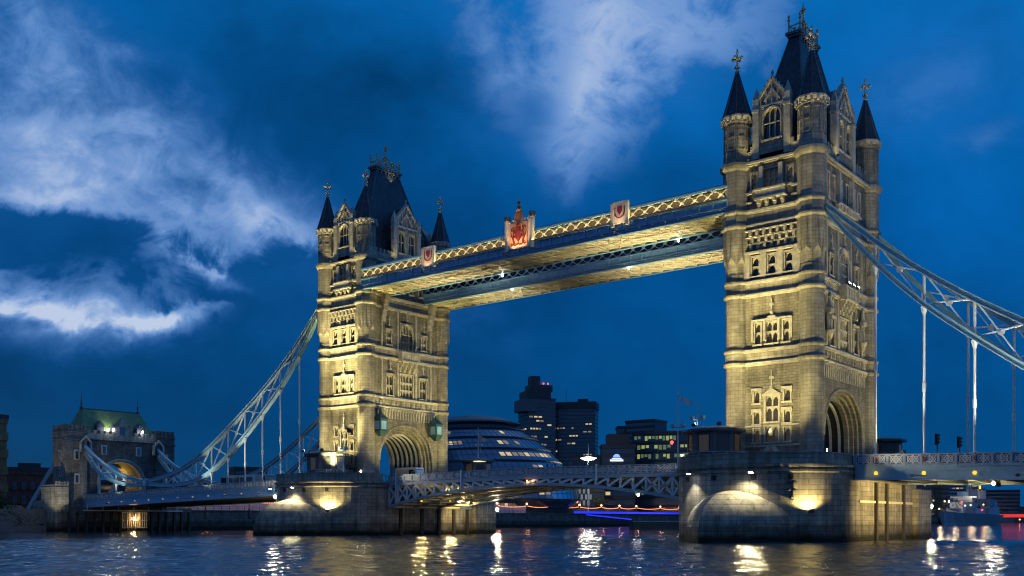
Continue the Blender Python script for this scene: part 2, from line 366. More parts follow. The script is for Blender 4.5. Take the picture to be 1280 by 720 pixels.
# ------------------------------------------------------------------ the river and the banks
def water():
    def axis(lo, hi, a, b, fine, coarse):
        out = []; x = lo
        while x < hi:
            out.append(x)
            if a <= x <= b: x += fine
            else:
                dd = (a - x) if x < a else (x - b)
                x += max(fine, min(coarse, dd * 0.25 + fine))
                if out[-1] < a < x: x = a
        out.append(hi); return out
    xs = axis(-3000, 3000, -75, 60, 0.33, 400); ys = axis(-1500, 5000, -122, -12, 0.33, 400)
    rr = random.Random(3); wv = []
    for k in range(26):
        lam = 0.9 * (1.16 ** k) * rr.uniform(0.9, 1.1)
        if lam > 4: lam = rr.uniform(0.9, 3.2)
        th = rr.gauss(0.9, 0.95)
        wv.append((2*PI/lam*math.cos(th), 2*PI/lam*math.sin(th), rr.uniform(0, 6.28), 0.0050 * lam ** 0.9))
    vs = []
    for y in ys:
        for x in xs:
            fx = min(1, max(0, (x+100)/30), 1) * min(1, max(0, (90-x)/30)); fy = min(1, max(0, (y+150)/10)) * min(1, max(0, (20-y)/25))
            f = max(0, min(fx, fy)); z = 0
            if f > 0:
                for kx, ky, ph, a in wv: z += a * math.sin(kx*x + ky*y + ph)
            vs.append((x, y, z * f))
    n = len(xs)
    fs = [(j*n+i, j*n+i+1, (j+1)*n+i+1, (j+1)*n+i) for j in range(len(ys)-1) for i in range(n-1)]
    mb = MB(); mb.v = vs; mb.f = fs
    m = bpy.data.materials.new('river_water'); m.use_nodes = True; t = m.node_tree; p = t.nodes['Principled BSDF']
    p.inputs['Base Color'].default_value = (0.001, 0.018, 0.034, 1); p.inputs['Roughness'].default_value = 0.05; p.inputs['IOR'].default_value = 1.33
    g = t.nodes.new('ShaderNodeNewGeometry')
    mp = t.nodes.new('ShaderNodeMapping'); mp.inputs['Rotation'].default_value = (0, 0, 0.676); mp.inputs['Scale'].default_value = (0.55, 1, 1); L(t, g.outputs['Position'], mp.inputs[0])
    a = N(t, 'ShaderNodeTexNoise', i_Scale=4.2, i_Detail=6.0, i_Roughness=0.62); L(t, mp.outputs[0], a.inputs['Vector'])
    b = N(t, 'ShaderNodeTexNoise', i_Scale=0.55, i_Detail=4.0, i_Roughness=0.5); L(t, mp.outputs[0], b.inputs['Vector'])
    h = mth(t, 'ADD', mth(t, 'MULTIPLY', a.outputs[0], 0.30), mth(t, 'MULTIPLY', b.outputs[0], 0.6))
    bp = N(t, 'ShaderNodeBump', i_Strength=0.5, i_Distance=0.22); L(t, h, bp.inputs['Height']); L(t, bp.outputs[0], p.inputs['Normal'])
    return structure('river', mb, m, True)
water()
bank = MB()
bank.box(-3000, -178, -400, 5000, -3, 5.2)
structure('south_bank_ground', bank, paving)

# ------------------------------------------------------------------ facade helpers
class Face:
    def __init__(s, o, r, n): s.o = Vector(o); s.r = Vector(r); s.n = Vector(n)
    def p(s, a, z, d=0.0): return s.o + s.r * a + s.n * d + Vector((0, 0, z))
    def box(s, m, a0, a1, z0, z1, d0, d1):
        P = s.p
        m.add([P(a0,z0,d0),P(a1,z0,d0),P(a1,z0,d1),P(a0,z0,d1),P(a0,z1,d0),P(a1,z1,d0),P(a1,z1,d1),P(a0,z1,d1)],
              [(0,3,2,1),(4,5,6,7),(0,1,5,4),(1,2,6,5),(2,3,7,6),(3,0,4,7)])
    def prism(s, m, pts, d0, d1): m.prism([s.p(a, z, d0) for a, z in pts], s.n * (d1 - d0))
def wall_holes(m, F, s0, s1, z0, z1, holes, depth=0.55):
    ss = sorted({s0, s1} | {h[0] for h in holes} | {h[1] for h in holes}); zz = sorted({z0, z1} | {h[2] for h in holes} | {h[3] for h in holes})
    ss = [a for a in ss if s0 <= a <= s1]; zz = [a for a in zz if z0 <= a <= z1]
    for i in range(len(ss)-1):
        for j in range(len(zz)-1):
            a, b, c, d = ss[i], ss[i+1], zz[j], zz[j+1]; mx, mz = (a+b)/2, (c+d)/2
            if any(h[0] < mx < h[1] and h[2] < mz < h[3] for h in holes): continue
            m.quad(F.p(a,c), F.p(b,c), F.p(b,d), F.p(a,d))
    for a, b, c, d in [h[:4] for h in holes]:
        m.quad(F.p(a,c), F.p(a,d), F.p(a,d,-depth), F.p(a,c,-depth)); m.quad(F.p(b,c), F.p(b,c,-depth), F.p(b,d,-depth), F.p(b,d))
        m.quad(F.p(a,c), F.p(a,c,-depth), F.p(b,c,-depth), F.p(b,c)); m.quad(F.p(a,d), F.p(b,d), F.p(b,d,-depth), F.p(a,d,-depth))
def arch_pts(hw, zs, rise, z0, n=20, e=2.0):
    pts = [(-hw, z0)]
    for i in range(n + 1):
        a = -hw * math.cos(PI * i / n); pts.append((a, zs + rise * max(0, 1 - abs(a / hw) ** e) ** (1.0 / e)))
    pts.append((hw, z0)); return pts
def window(par, F, s, z0, w, h, lights=2, trans=(), glass=None, hood=True, arch=False, sill=True, fr=0.20, name='window'):
    """stone surround, mullions, cusped heads and a pane; returns the hole it needs"""
    m = MB(); a, b, z1 = s - w/2, s + w/2, z0 + h
    F.box(m, a-fr, a, z0, z1, -0.02, 0.10); F.box(m, b, b+fr, z0, z1, -0.02, 0.10)
    F.box(m, a-fr, b+fr, z1, z1+fr, -0.02, 0.13)
    if sill: F.box(m, a-fr-0.1, b+fr+0.1, z0-0.22, z0, -0.02, 0.24)
    cw = w / lights
    for k in range(1, lights): F.box(m, a+k*cw-0.065, a+k*cw+0.065, z0, z1, -0.38, -0.08)
    for tz in trans: F.box(m, a, b, z0+h*tz-0.07, z0+h*tz+0.07, -0.37, -0.09)
    for zt in [z1] + [z0 + h*tz - 0.07 for tz in trans if not arch]:
        for k in range(lights):
            x0, x1 = a+k*cw+0.05, a+(k+1)*cw-0.05; xm = (x0+x1)/2; q = min(0.75, cw*0.75)
            F.prism(m, [(x0, zt), (x0, zt-q), (x0+cw*0.16, zt-q*0.42), (xm, zt-0.06), (xm, zt)], -0.34, -0.12)
            F.prism(m, [(xm, zt), (xm, zt-0.06), (x1-cw*0.16, zt-q*0.42), (x1, zt-q), (x1, zt)], -0.34, -0.12)
    if arch:                                       # round head: spandrels fill the square hole
        pts = arch_pts(w/2, z1 - w/2, w/2, z1 - w/2, 12)[1:-1]
        for (p, q) in zip(pts[:-1], pts[1:]):
            F.prism(m, [(s+p[0], p[1]), (s+q[0], q[1]), (s+q[0], z1), (s+p[0], z1)], -0.42, 0.02)
        o2 = [(x*1.16, z1 - w/2 + (z - z1 + w/2)*1.16) for x, z in pts]
        for i in range(len(pts)-1):
            F.prism(m, [(s+pts[i][0], pts[i][1]), (s+pts[i+1][0], pts[i+1][1]), (s+o2[i+1][0], o2[i+1][1]), (s+o2[i][0], o2[i][1])], 0.02, 0.2)
    if hood:
        F.box(m, a-fr-0.12, b+fr+0.12, z1+fr, z1+fr+0.16, -0.02, 0.30)
        for e in (a-fr-0.12, b+fr-0.06): F.box(m, e, e+0.18, z1-0.35, z1+fr-0.002, 0.0, 0.22)
    o = m.build(name, trim, par)
    g = MB(); g.quad(F.p(a, z0, -0.40), F.p(b, z0, -0.40), F.p(b, z1, -0.40), F.p(a, z1, -0.40)); g.build('pane', glass or glassd, o)
    return (a, b, z0, z1)
def finial_mesh(m, x, y, z, h, r=0.22):
    m.lathe(x, y, [(r, z-0.2), (r*1.7, z+h*0.06), (r*0.9, z+h*0.16), (r*0.6, z+h*0.3), (r*0.5, z+h*0.98), (0.03, z+h)], 6)
    for k in range(4):
        g = PI/2*k; dx, dy = math.cos(g), math.sin(g)
        m.beam((x, y, z+h*0.60), (x+dx*h*0.19, y+dy*h*0.19, z+h*0.60), r*1.1, r*1.3)
        m.lathe(x+dx*h*0.20, y+dy*h*0.20, [(r*0.5, z+h*0.54), (r*1.1, z+h*0.60), (r*0.5, z+h*0.67)], 6)
        m.lathe(x+dx*h*0.085, y+dy*h*0.085, [(r*0.4, z+h*0.20), (r*0.9, z+h*0.25), (r*0.4, z+h*0.30)], 6)
    m.lathe(x, y, [(r*0.5, z+h*0.80), (r*1.1, z+h*0.86), (r*0.4, z+h*0.92)], 6)
def spike(m, F, s, z, h):                          # small cross finial set on a wall
    F.box(m, s-0.09, s+0.09, z, z+h, 0.02, 0.22); F.box(m, s-0.32, s+0.32, z+h*0.55, z+h*0.70, 0.03, 0.2); F.box(m, s-0.2, s+0.2, z, z+h*0.16, 0.02, 0.3)

# ------------------------------------------------------------------ bridge towers
ZT = 49.8
def turret(par, x, y):
    m = MB()
    for z0, z1, r in ((8.9, 23.1, 1.52), (23.1, 24.75, 1.58), (24.75, 32.1, 1.5), (32.1, 33.75, 1.58)):
        m.lathe(x, y, [(r, z0), (r, z1)], 20)
    m.lathe(x, y, [(1.66, 8.8), (1.66, 11.2), (1.54, 11.5)], 20)
    m.lathe(x, y, [(1.5, 33.7), (1.5, 35.0)], 20)
    m.lathe(x, y, [(1.47, 35.0), (1.6, 36.6), (1.86, 38.6), (1.88, 41.2)], 8, PI/8)
    m.lathe(x, y, [(1.9, 41.15), (1.9, 43.1)], 8, PI/8)
    m.lathe(x, y, [(1.86, 43.1), (1.86, 48.9)], 8, PI/8)
    for k in range(8):                             # pointed flutes where the round becomes an octagon
        g = PI/4*k
        c, s_ = math.cos(g), math.sin(g); t = (-s_, c)
        r0, r1 = 1.62, 1.78
        m.add([(x+c*1.83+t[0]*0.04, y+s_*1.83+t[1]*0.04, 40.8), (x+c*1.58+t[0]*0.5, y+s_*1.58+t[1]*0.5, 36.4), (x+c*1.58-t[0]*0.5, y+s_*1.58-t[1]*0.5, 36.4), (x+c*1.92, y+s_*1.92, 37.2)],
              [(0, 1, 3), (0, 3, 2), (1, 2, 3), (0, 2, 1)])
    for z, r in ((23.13, 1.86), (24.83, 1.80), (32.13, 1.86), (33.83, 1.80)):
        m.lathe(x, y, [(r-0.25, z-0.30), (r-0.03, z-0.1), (r, z), (r, z+0.16), (r-0.22, z+0.34)], 20)
    for z, r in ((41.23, 2.16), (43.13, 2.14)):
        m.lathe(x, y, [(r-0.28, z-0.32), (r-0.03, z-0.1), (r, z), (r, z+0.16), (r-0.22, z+0.34)], 8, PI/8)
    m.lathe(x, y, [(1.9, 48.7), (2.2, 49.02), (2.28, 49.3), (2.28, 49.63), (1.95, 49.86)], 8, PI/8)
    m.lathe(x, y, [(1.82, 49.8), (1.82, 51.2), (1.76, 51.3), (1.76, 55.0), (1.9, 55.2), (1.92, 55.45)], 8, PI/8)
    for k in range(8):                             # blind panels
        g = PI/4*k; c, s_ = math.cos(g), math.sin(g); t = Vector((-s_, c, 0)); q = Vector((x+c*1.66, y+s_*1.66, 0)); nn = Vector((c, s_, 0))
        for sd in (-1, 1): m.obox(q + t*sd*0.42 + Vector((0, 0, 53.1)), t*0.06, nn*0.07, (0, 0, 1.7))
        for zz in (51.5, 53.2, 54.7): m.obox(q + Vector((0, 0, zz)), t*0.42, nn*0.06, (0, 0, 0.09))
    o = m.build('corner_turret', ashlar, par)
    e = MB()
    e.lathe(x, y, [(1.9, 55.42), (2.12, 55.72), (2.2, 55.85), (2.2, 56.05), (2.0, 56.1)], 8, PI/8)
    for k in range(16):
        g = PI/8*k; e.obox((x+math.cos(g)*2.0, y+math.sin(g)*2.0, 55.45), (0.12, 0, 0), (0, 0.12, 0), (0, 0, 0.22))
    e.build('eaves_cornice', trim, o)
    c = MB(); c.lathe(x, y, [(2.02, 56.08), (1.45, 57.9), (0.20, 62.3)], 8, PI/8)
    c.build('cone_roof', slate, o)
    f = MB()
    for k in range(8):
        g = PI/4*k + PI/8
        f.beam((x+math.cos(g)*2.02, y+math.sin(g)*2.02, 56.1), (x+math.cos(g)*1.45, y+math.sin(g)*1.45, 57.92), 0.12, 0.1)
        f.beam((x+math.cos(g)*1.45, y+math.sin(g)*1.45, 57.92), (x+math.cos(g)*0.2, y+math.sin(g)*0.2, 62.3), 0.11, 0.1)
    f.build('ridge_rib', lead, o)
    f = MB(); finial_mesh(f, x, y, 62.2, 3.3, 0.2); f.build('finial', weath, o)

def gable(par, F, hw, zsh, zpk, wins):
    """steep stone gable rising from the parapet, its own windows and the roof behind it"""
    m = MB(); holes = []
    z0 = 49.86
    g = bpy.data.objects
    o_holes = [(s-w/2, s+w/2, z, z+h) for s, z, w, h, l in wins]
    wall_holes(m, F, -hw, hw, z0, zsh, o_holes, 0.5)
    m.add([F.p(-hw, zsh), F.p(hw, zsh), F.p(0, zpk)], [(0, 1, 2)])
    F.prism(m, [(-hw, z0), (-hw, zsh), (-hw+0.3, zsh), (-hw+0.3, z0)], -0.9, -0.003)
    F.prism(m, [(hw, z0), (hw, zsh), (hw-0.3, zsh), (hw-0.3, z0)], -0.9, -0.003)
    o = m.build('gable', ashlar, par)
    for s, z, w, h, l in wins: window(par, F, s, z, w, h, l, (0.52,), glassd, False, True, True, 0.16)
    c = MB()
    for sg in (-1, 1):                             # coping, crockets
        c.beam(F.p(sg*(hw+0.15), zsh-0.15, -0.2), F.p(0, zpk+0.12, -0.2), 0.9 if abs(F.n.x) > .5 else 0.9, 0.32)
        for k in range(1, 5):
            t = k / 5; q = F.p(sg*hw*(1-t), zsh+(zpk-zsh)*t+0.28, 0.0); c.obox(q, (0.16, 0, 0), (0, 0.16, 0), (0, 0, 0.2))
        F.box(c, sg*hw-0.42, sg*hw+0.42, z0, zsh+0.5, -0.5, 0.34)
        F.box(c, sg*hw-0.52, sg*hw+0.52, zsh-1.2, zsh-0.9, -0.55, 0.44)
        P = F.p(sg*hw, 0, -0.08); c.lathe(P.x, P.y, [(0.5, zsh+0.5), (0.55, zsh+0.62), (0.05, zsh+2.0)], 4, PI/4)
    # carved tracery on the face
    for k in range(5):
        s = (k-2)*hw*0.36; zt = zsh + (zpk-zsh)*(1-abs(k-2)*0.36/1.0)*0.82
        F.box(c, s-0.07, s+0.07, zsh-0.6, max(zt, zsh-0.3), 0.0, 0.14)
    F.box(c, -hw+0.3, hw-0.3, zsh-0.75, zsh-0.5, 0.0, 0.16)
    F.prism(c, [(-hw*0.55, zsh), (0, zsh+(zpk-zsh)*0.62), (hw*0.55, zsh), (hw*0.42, zsh), (0, zsh+(zpk-zsh)*0.45), (-hw*0.42, zsh)], 0.0, 0.13)
    P = F.p(0, 0, -0.15); c.lathe(P.x, P.y, [(0.28, zpk-0.1), (0.34, zpk+0.25), (0.12, zpk+0.5), (0.22, zpk+0.9), (0.03, zpk+1.3)], 6)
    c.build('gable_coping', trim, o)
    r = MB()
    b = 6.5 if abs(F.n.x) < .5 else 4.2
    r.add([F.p(-hw+0.1, zsh-0.2, -0.5), F.p(0, zpk-0.25, -0.5), F.p(hw-0.1, zsh-0.2, -0.5), F.p(-hw+0.1, zsh-0.2, -b), F.p(0, zpk-0.25, -b), F.p(hw-0.1, zsh-0.2, -b),
           F.p(-hw+0.1, z0, -0.5), F.p(hw-0.1, z0, -0.5), F.p(-hw+0.1, z0, -b), F.p(hw-0.1, z0, -b)],
          [(0, 1, 4, 3), (1, 2, 5, 4), (0, 3, 8, 6), (2, 7, 9, 5)])
    r.build('gable_roof', slate, o)

def string_course(par, cx, z, proj, th=0.34, name='string_course'):
    m = MB(); X, Y = 5.65, 10.2
    for k, (p, za, zb) in enumerate(((proj*0.55, z-0.28, z-0.1), (proj, z-0.099, z+0.16), (proj*0.5, z+0.161, z+0.3))):
        m.box(cx-X-p, cx+X+p, -Y-p, -Y+0.3, za, zb); m.box(cx-X-p, cx+X+p, Y-0.3, Y+p, za, zb)
        m.box(cx-X-p, cx-X+0.3, -Y+0.301, Y-0.301, za, zb); m.box(cx+X-0.3, cx+X+p, -Y+0.301, Y-0.301, za, zb)
    m.build(name, trim, par)

def niche(par, F, s, z):                           # canopied niche with a stone figure
    m = MB(); P = F.p(s, 0, 0.45)
    m.lathe(P.x, P.y, [(0.15, z-1.0), (0.6, z), (0.6, z+0.2)], 8)
    m.lathe(P.x, P.y, [(0.33, z+0.2), (0.36, z+0.8), (0.28, z+1.5), (0.12, z+1.7), (0.17, z+1.95), (0.05, z+2.15)], 8)
    m.lathe(P.x, P.y, [(0.55, z+2.4), (0.6, z+2.9), (0.35, z+3.2), (0.2, z+4.2), (0.3, z+4.5), (0.03, z+5.2)], 6)
    for sg in (-1, 1): F.box(m, s+sg*0.5-0.06, s+sg*0.5+0.06, z+0.2, z+2.45, 0.0, 0.5)
    m.build('statue_niche', trim, par)

def tower(cx, label, land):
    T = thing('bridge_tower', label, 'bridge tower', (cx, 0, 9.0), 'gothic towers of the bridge')
    E = Face((cx, -10.2, 0), (1, 0, 0), (0, -1, 0)); Wf = Face((cx, 10.2, 0), (-1, 0, 0), (0, 1, 0))
    Nf = Face((cx+5.65, 0, 0), (0, 1, 0), (1, 0, 0)); Sf = Face((cx-5.65, 0, 0), (0, -1, 0), (-1, 0, 0))
    w = MB(); smooth_ = MB()
    # ---- east face
    H = []
    for s in (-2.1, 2.1):
        H.append(window(T, E, s, 17.9, 0.80, 1.55, 1, (), dim)); H.append(window(T, E, s, 15.15, 0.80, 1.6, 1, (), dim, hood=True)); H.append(window(T, E, s, 12.75, 0.80, 1.75, 1, (), dim, hood=False))
    H.append(window(T, E, 0, 15.4, 1.75, 3.3, 2, (0.58,), dim)); H.append(window(T, E, 0, 12.75, 1.75, 2.0, 2, (), dim, hood=False))
    for s in (-2.6, 2.6): H.append(window(T, E, s, 9.6, 0.9, 1.1, 1, (), glassd, hood=False))
    H2 = [window(T, E, s, 25.6, ww, 2.75, l, (0.55,), dim, hood=False) for s, ww, l in ((-1.95, 0.75, 1), (0, 1.5, 2), (1.95, 0.75, 1))]
    H3 = [window(T, E, s, 34.6, 0.95, 2.5, 1, (0.5,), glassd, hood=False) for s in (-2.3, 0, 2.3)]
    H4 = [window(T, E, s, z, ww, hh, l, (0.5,), dim, hood=False) for s, z, ww, hh, l in ((-2.45, 45.9, 0.75, 2.2, 1), (0, 45.8, 2.1, 2.5, 3), (2.45, 45.9, 0.75, 2.2, 1))]
    wall_holes(w, E, -5.6, 5.6, 8.9, 50.4, H+H2+H3+H4)
    # ---- west face plain, with blank panels
    wall_holes(w, Wf, -5.6, 5.6, 8.9, 50.4, [])
    # ---- faces with the road arch
    AR = [(7.0, 0.0), (6.45, -0.45), (5.95, -0.9), (5.45, -1.4)]
    def out_(hw): return arch_pts(hw, 13.6, (hw-5.45)*0.85+5.15, 9.0, 24, 2.15)
    for F in (Nf, Sf):
        arc = MB()
        HN = []
        if F is Nf:
            for s in (-4.3, 4.3): HN.append(window(T, F, s, 25.4, 1.6, 3.6, 2, (0.5,), dim))
            HN.append(window(T, F, 0, 25.2, 3.2, 4.3, 4, (0.33, 0.66), dim, hood=False))
            HN.append(window(T, F, 0, 33.9, 3.0, 4.9, 4, (0.33, 0.62), dim, hood=False, arch=True, sill=False))
            for s in (-4.6, 4.6): HN.append(window(T, F, s, 34.6, 1.15, 2.5, 2, (0.5,), dim))
            for s in (-5.6, -3.7, -1.2, 1.2, 3.7, 5.6):
                HN.append(window(T, F, s, 44.6, 0.7, 3.2, 1, (0.5,), (litw if land and s in (-5.6, -3.7) else dim), hood=False))
        wall_holes(w, F, -9.9, 9.9, 22.0, 50.4, HN)
        o = out_(7.0)
        for (a, za), (b, zb) in zip(o[1:-2], o[2:-1]): w.quad(F.p(a, za), F.p(b, zb), F.p(b, 22.0), F.p(a, 22.0))
        w.quad(F.p(-9.9, 8.9), F.p(-7.0, 8.9), F.p(-7.0, 22), F.p(-9.9, 22)); w.quad(F.p(7.0, 8.9), F.p(9.9, 8.9), F.p(9.9, 22), F.p(7.0, 22))
        for k in range(4):
            ok = out_(AR[k][0]); d = AR[k][1]; dn = AR[k+1][1] if k < 3 else -2.0
            for i in range(len(ok)-1):
                p, q = ok[i], ok[i+1]
                arc.quad(F.p(*p, d), F.p(*q, d), F.p(*q, dn), F.p(*p, dn))
                if k < 3:
                    o2 = out_(AR[k+1][0]); arc.quad(F.p(*p, dn), F.p(*q, dn), F.p(*o2[i+1], dn), F.p(*o2[i], dn))
            # roll moulding at the edge
            for i in range(1, len(ok)-2):
                arc.tube(F.p(*ok[i], d-0.02), F.p(*ok[i+1], d-0.02), 0.13 if k else 0.22, 6)
        arc.build('road_arch', ashlar, T)
    w.build('wall', rubble, T)
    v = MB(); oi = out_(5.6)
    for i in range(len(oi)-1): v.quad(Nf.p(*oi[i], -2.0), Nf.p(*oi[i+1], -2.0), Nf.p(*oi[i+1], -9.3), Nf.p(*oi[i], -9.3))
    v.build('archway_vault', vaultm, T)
    for k in range(6):
        rb = MB(); d = -2.5 - k*1.25; o2 = out_(5.25)
        for i in range(len(oi)-1):
            rb.add([Nf.p(*oi[i], d), Nf.p(*oi[i+1], d), Nf.p(*o2[i+1], d), Nf.p(*o2[i], d), Nf.p(*oi[i], d-0.28), Nf.p(*oi[i+1], d-0.28), Nf.p(*o2[i+1], d-0.28), Nf.p(*o2[i], d-0.28)],
                   [(0, 1, 2, 3), (7, 6, 5, 4), (3, 2, 6, 7)])
        rb.build('vault_rib', white, T)
    # ---- courses and bands
    for z in (23.1, 24.8, 32.1, 33.8): string_course(T, cx, z, 0.42)
    for z in (41.2, 43.1): string_course(T, cx, z, 0.46)
    string_course(T, cx, 49.4, 0.62, name='main_cornice')
    for z0, z1 in ((23.27, 24.6), (32.27, 33.6), (41.37, 42.9)):
        fb = MB()
        E.box(fb, -4.0, 4.0, z0, z1, 0.0, 0.14); Nf.box(fb, -8.5, 8.5, z0, z1, 0.0, 0.14)
        if z0 < 24:
            for k in range(11):                    # carved shields on the road side
                s = -6.6 + k*1.32; Nf.box(fb, s-0.45, s+0.45, z0+0.2, z1-0.15, 0.14, 0.26); Nf.prism(fb, [(s-0.25, z0+0.5), (s, z0+0.25), (s+0.25, z0+0.5), (s+0.25, z1-0.3), (s-0.25, z1-0.3)], 0.26, 0.36)
        fb.build('frieze_band', ashlar, T)
    c = MB()
    for k in range(22):                            # corbel arcade above the road arch
        s = -7.35 + k*0.7; Nf.box(c, s-0.13, s+0.13, 21.0, 22.5, 0.0, 0.24); Nf.box(c, s-0.16, s+0.16, 22.5, 22.85, 0.0, 0.42)
    c.build('corbel_arcade', trim, T)
    # ---- east: stepped corbel table over the third-storey windows
    c = MB()
    for r in range(3):
        for k in range(7):
            s = -2.85 + k*0.95 + (0.22 if r % 2 else 0); E.box(c, s-0.17, s+0.17, 38.15+r*0.85, 38.15+r*0.85+0.62, 0.0, 0.22+0.18*r)
        E.box(c, -3.55, 3.55, 38.78+r*0.85, 38.78+r*0.85+0.14, 0.0, 0.20+0.18*r)
    for s in (-3.45, -1.15, 1.15, 3.45): E.box(c, s-0.42, s+0.42, 34.2, 37.6, 0.0, 0.26); E.box(c, s-0.5, s+0.5, 37.6, 37.85, 0.0, 0.36)
    for s in (-2.3, 0, 2.3): E.box(c, s-0.7, s+0.7, 37.52, 37.8, 0.0, 0.5)
    c.build('corbel_table', trim, T)
    # ---- east: oriel with brackets below
    c = MB()
    E.box(c, -2.0, 2.0, 44.55, 45.5, 0.0, 0.75); E.box(c, -2.15, 2.15, 45.5, 45.72, 0.0, 0.95); E.box(c, -2.15, 2.15, 44.33, 44.55, 0.0, 0.88)
    for s in (-1.35, 1.35): E.box(c, s-0.28, s+0.28, 45.72, 48.7, 0.0, 0.55)
    for s in (-3.3, 3.3):
        E.box(c, s-0.55, s+0.55, 45.4, 45.62, 0, 0.4); E.box(c, s-0.55, s+0.55, 44.2, 44.4, 0, 0.35)
    for s in (-1.6, -0.55, 0.55, 1.6):
        E.prism(c, [(s-0.24, 44.33), (s-0.24, 43.6), (s-0.1, 43.35), (s+0.1, 43.35), (s+0.24, 43.6), (s+0.24, 44.33)], 0.0, 0.42); E.box(c, s-0.2, s+0.2, 43.85, 44.33, 0.42, 0.75)
    c.build('oriel', trim, T)
    # ---- east: hood, label mould and crosses
    c = MB()
    E.box(c, -2.75, 2.75, 28.62, 28.82, 0.0, 0.32); E.box(c, -0.55, 0.55, 28.82, 29.1, 0.0, 0.31); E.prism(c, [(-0.9, 28.82), (0, 29.5), (0.9, 28.82)], 0.0, 0.2)
    for s in (-2.7, -1.0, 1.0, 2.7): E.box(c, s-0.14, s+0.14, 26.0, 28.7, 0.0, 0.26)
    c.build('hood_mould', trim, T)
    c = MB(); spike(c, E, 0, 29.4, 2.0); c.build('cross_finial', trim, T)
    c = MB(); spike(c, E, 0, 19.6, 2.4); c.build('cross_finial', trim, T)
    c = MB(); E.prism(c, [(-1.3, 18.95), (0, 19.75), (1.3, 18.95), (1.3, 18.75), (-1.3, 18.75)], 0.0, 0.24); c.build('window_gablet', trim, T)
    c = MB(); E.box(c, -3.9, 3.9, 12.15, 12.38, 0.0, 0.16); c.build('sill_course', trim, T)
    for a, b in ((-3.9, -1.3), (1.3, 3.9)): c = MB(); E.box(c, a, b, 14.78, 15.0, 0.0, 0.10); c.build('sill_course', trim, T)
    # ---- east: pointed doorway at the pier
    c = MB(); po = [(-1.55, 9.2), (-1.55, 10.3), (-1.3, 11.2), (-0.75, 12.0), (0, 12.5), (0.75, 12.0), (1.3, 11.2), (1.55, 10.3), (1.55, 9.2)]
    pi_ = [(a*0.72, 9.2+(z-9.2)*0.80) for a, z in po]
    for i in range(len(po)-1): E.prism(c, [po[i], po[i+1], pi_[i+1], pi_[i]], 0.0, 0.35)
    d = c.build('doorway', trim, T)
    g = MB(); E.prism(g, pi_, 0.003, 0.06); g.build('door', dim, d)
    # ---- road face: balcony oriel, brackets, niches
    c = MB()
    Nf.box(c, -2.3, 2.3, 31.7, 31.95, 0.0, 1.25); Nf.box(c, -2.3, 2.3, 33.35, 33.55, 0.95, 1.22); Nf.box(c, -2.2, 2.2, 31.95, 33.35, 0.98, 1.1)
    for k in range(8): s = -2.1+k*0.6; Nf.box(c, s-0.09, s+0.09, 31.95, 33.35, 1.1, 1.2)
    for sg in (-1, 1): Nf.box(c, sg*2.2-0.12, sg*2.2+0.12, 31.95, 33.7, 0.0, 1.3)
    for s in (-1.8, -0.6, 0.6, 1.8):
        for k in range(4): Nf.box(c, s-0.2, s+0.2, 29.9+k*0.45, 30.34+k*0.45, 0.0, 0.25+k*0.27)
    c.build('balcony', trim, T)
    c = MB()
    for s in (-4.3, 0, 4.3): spike(c, Nf, s, 30.0 if s else 39.4, 1.9)
    for s in (-4.6, 4.6): spike(c, Nf, s, 38.0, 1.8)
    for s in (-6.4, -2.35, 2.35, 6.4): Nf.box(c, s-0.16, s+0.16, 33.9, 41.0, 0.0, 0.22); Nf.box(c, s-0.16, s+0.16, 24.95, 32.0, 0.0, 0.22)
    c.build('wall_shafts', trim, T)
    if land:
        for s in (-6.0, 6.0): niche(T, Nf, s, 27.0)
        c = MB()
        Nf.box(c, -3.4, 3.4, 43.45, 44.1, 0.0, 0.7); Nf.box(c, -3.6, 3.6, 44.1, 44.3, 0.0, 0.95)
        for k in range(6): s = -2.9+k*1.16; Nf.box(c, s-0.2, s+0.2, 43.42, 44.1, 0.7, 0.92)
        for sg in (-1, 1): Nf.box(c, sg*2.4-0.25, sg*2.4+0.25, 44.3, 48.7, 0.0, 0.5)
        c.build('upper_balcony', trim, T)
    else:
        for s in (-6.1, 6.1):                      # stone brackets that carry the walkways
            c = MB()
            for k in range(5): Nf.box(c, s-0.55, s+0.55, 38.6+k*0.95, 39.54+k*0.95, 0.0, 0.35+k*0.28)
            c.build('walkway_bracket', trim, T)
    # ---- parapet with battlements
    for F, hw, gw in ((E, 4.6, 2.3), (Wf, 4.6, 2.3), (Nf, 8.6, 3.3), (Sf, 8.6, 3.3)):
        for sg in (-1, 1):
            p = MB(); a, b = gw, hw
            F.box(p, min(sg*a, sg*b), max(sg*a, sg*b), 49.75, 51.0, -0.45, 0.18)
            n = int((b-a)/0.9)
            for k in range(n): s = sg*(a+0.45+k*(b-a-0.3)/max(n, 1)); F.box(p, s-0.25, s+0.25, 51.0, 51.65, -0.42, 0.15)
            F.box(p, min(sg*a, sg*b), max(sg*a, sg*b), 50.2, 50.4, 0.18, 0.26)
            p.build('parapet', ashlar, T)
    r = MB(); prof = [(4.75, 9.3, 50.4), (3.9, 8.3, 52.3), (2.25, 5.9, 60.0), (0.8, 3.05, 67.6), (0.72, 2.95, 68.1)]
    vs = []
    for a, b, z in prof: vs += [(cx-a, -b, z), (cx+a, -b, z), (cx+a, b, z), (cx-a, b, z)]
    r.add(vs, [(4*k+i, 4*k+(i+1) % 4, 4*k+4+(i+1) % 4, 4*k+4+i) for k in range(4) for i in range(4)] + [(16, 17, 18, 19)])
    ro = r.build('main_roof', slate, T)
    q = MB(); q.box(cx-0.95, cx+0.95, -3.2, 3.2, 68.1, 68.45); q.box(cx-1.15, cx+1.15, -3.4, 3.4, 68.45, 68.8)
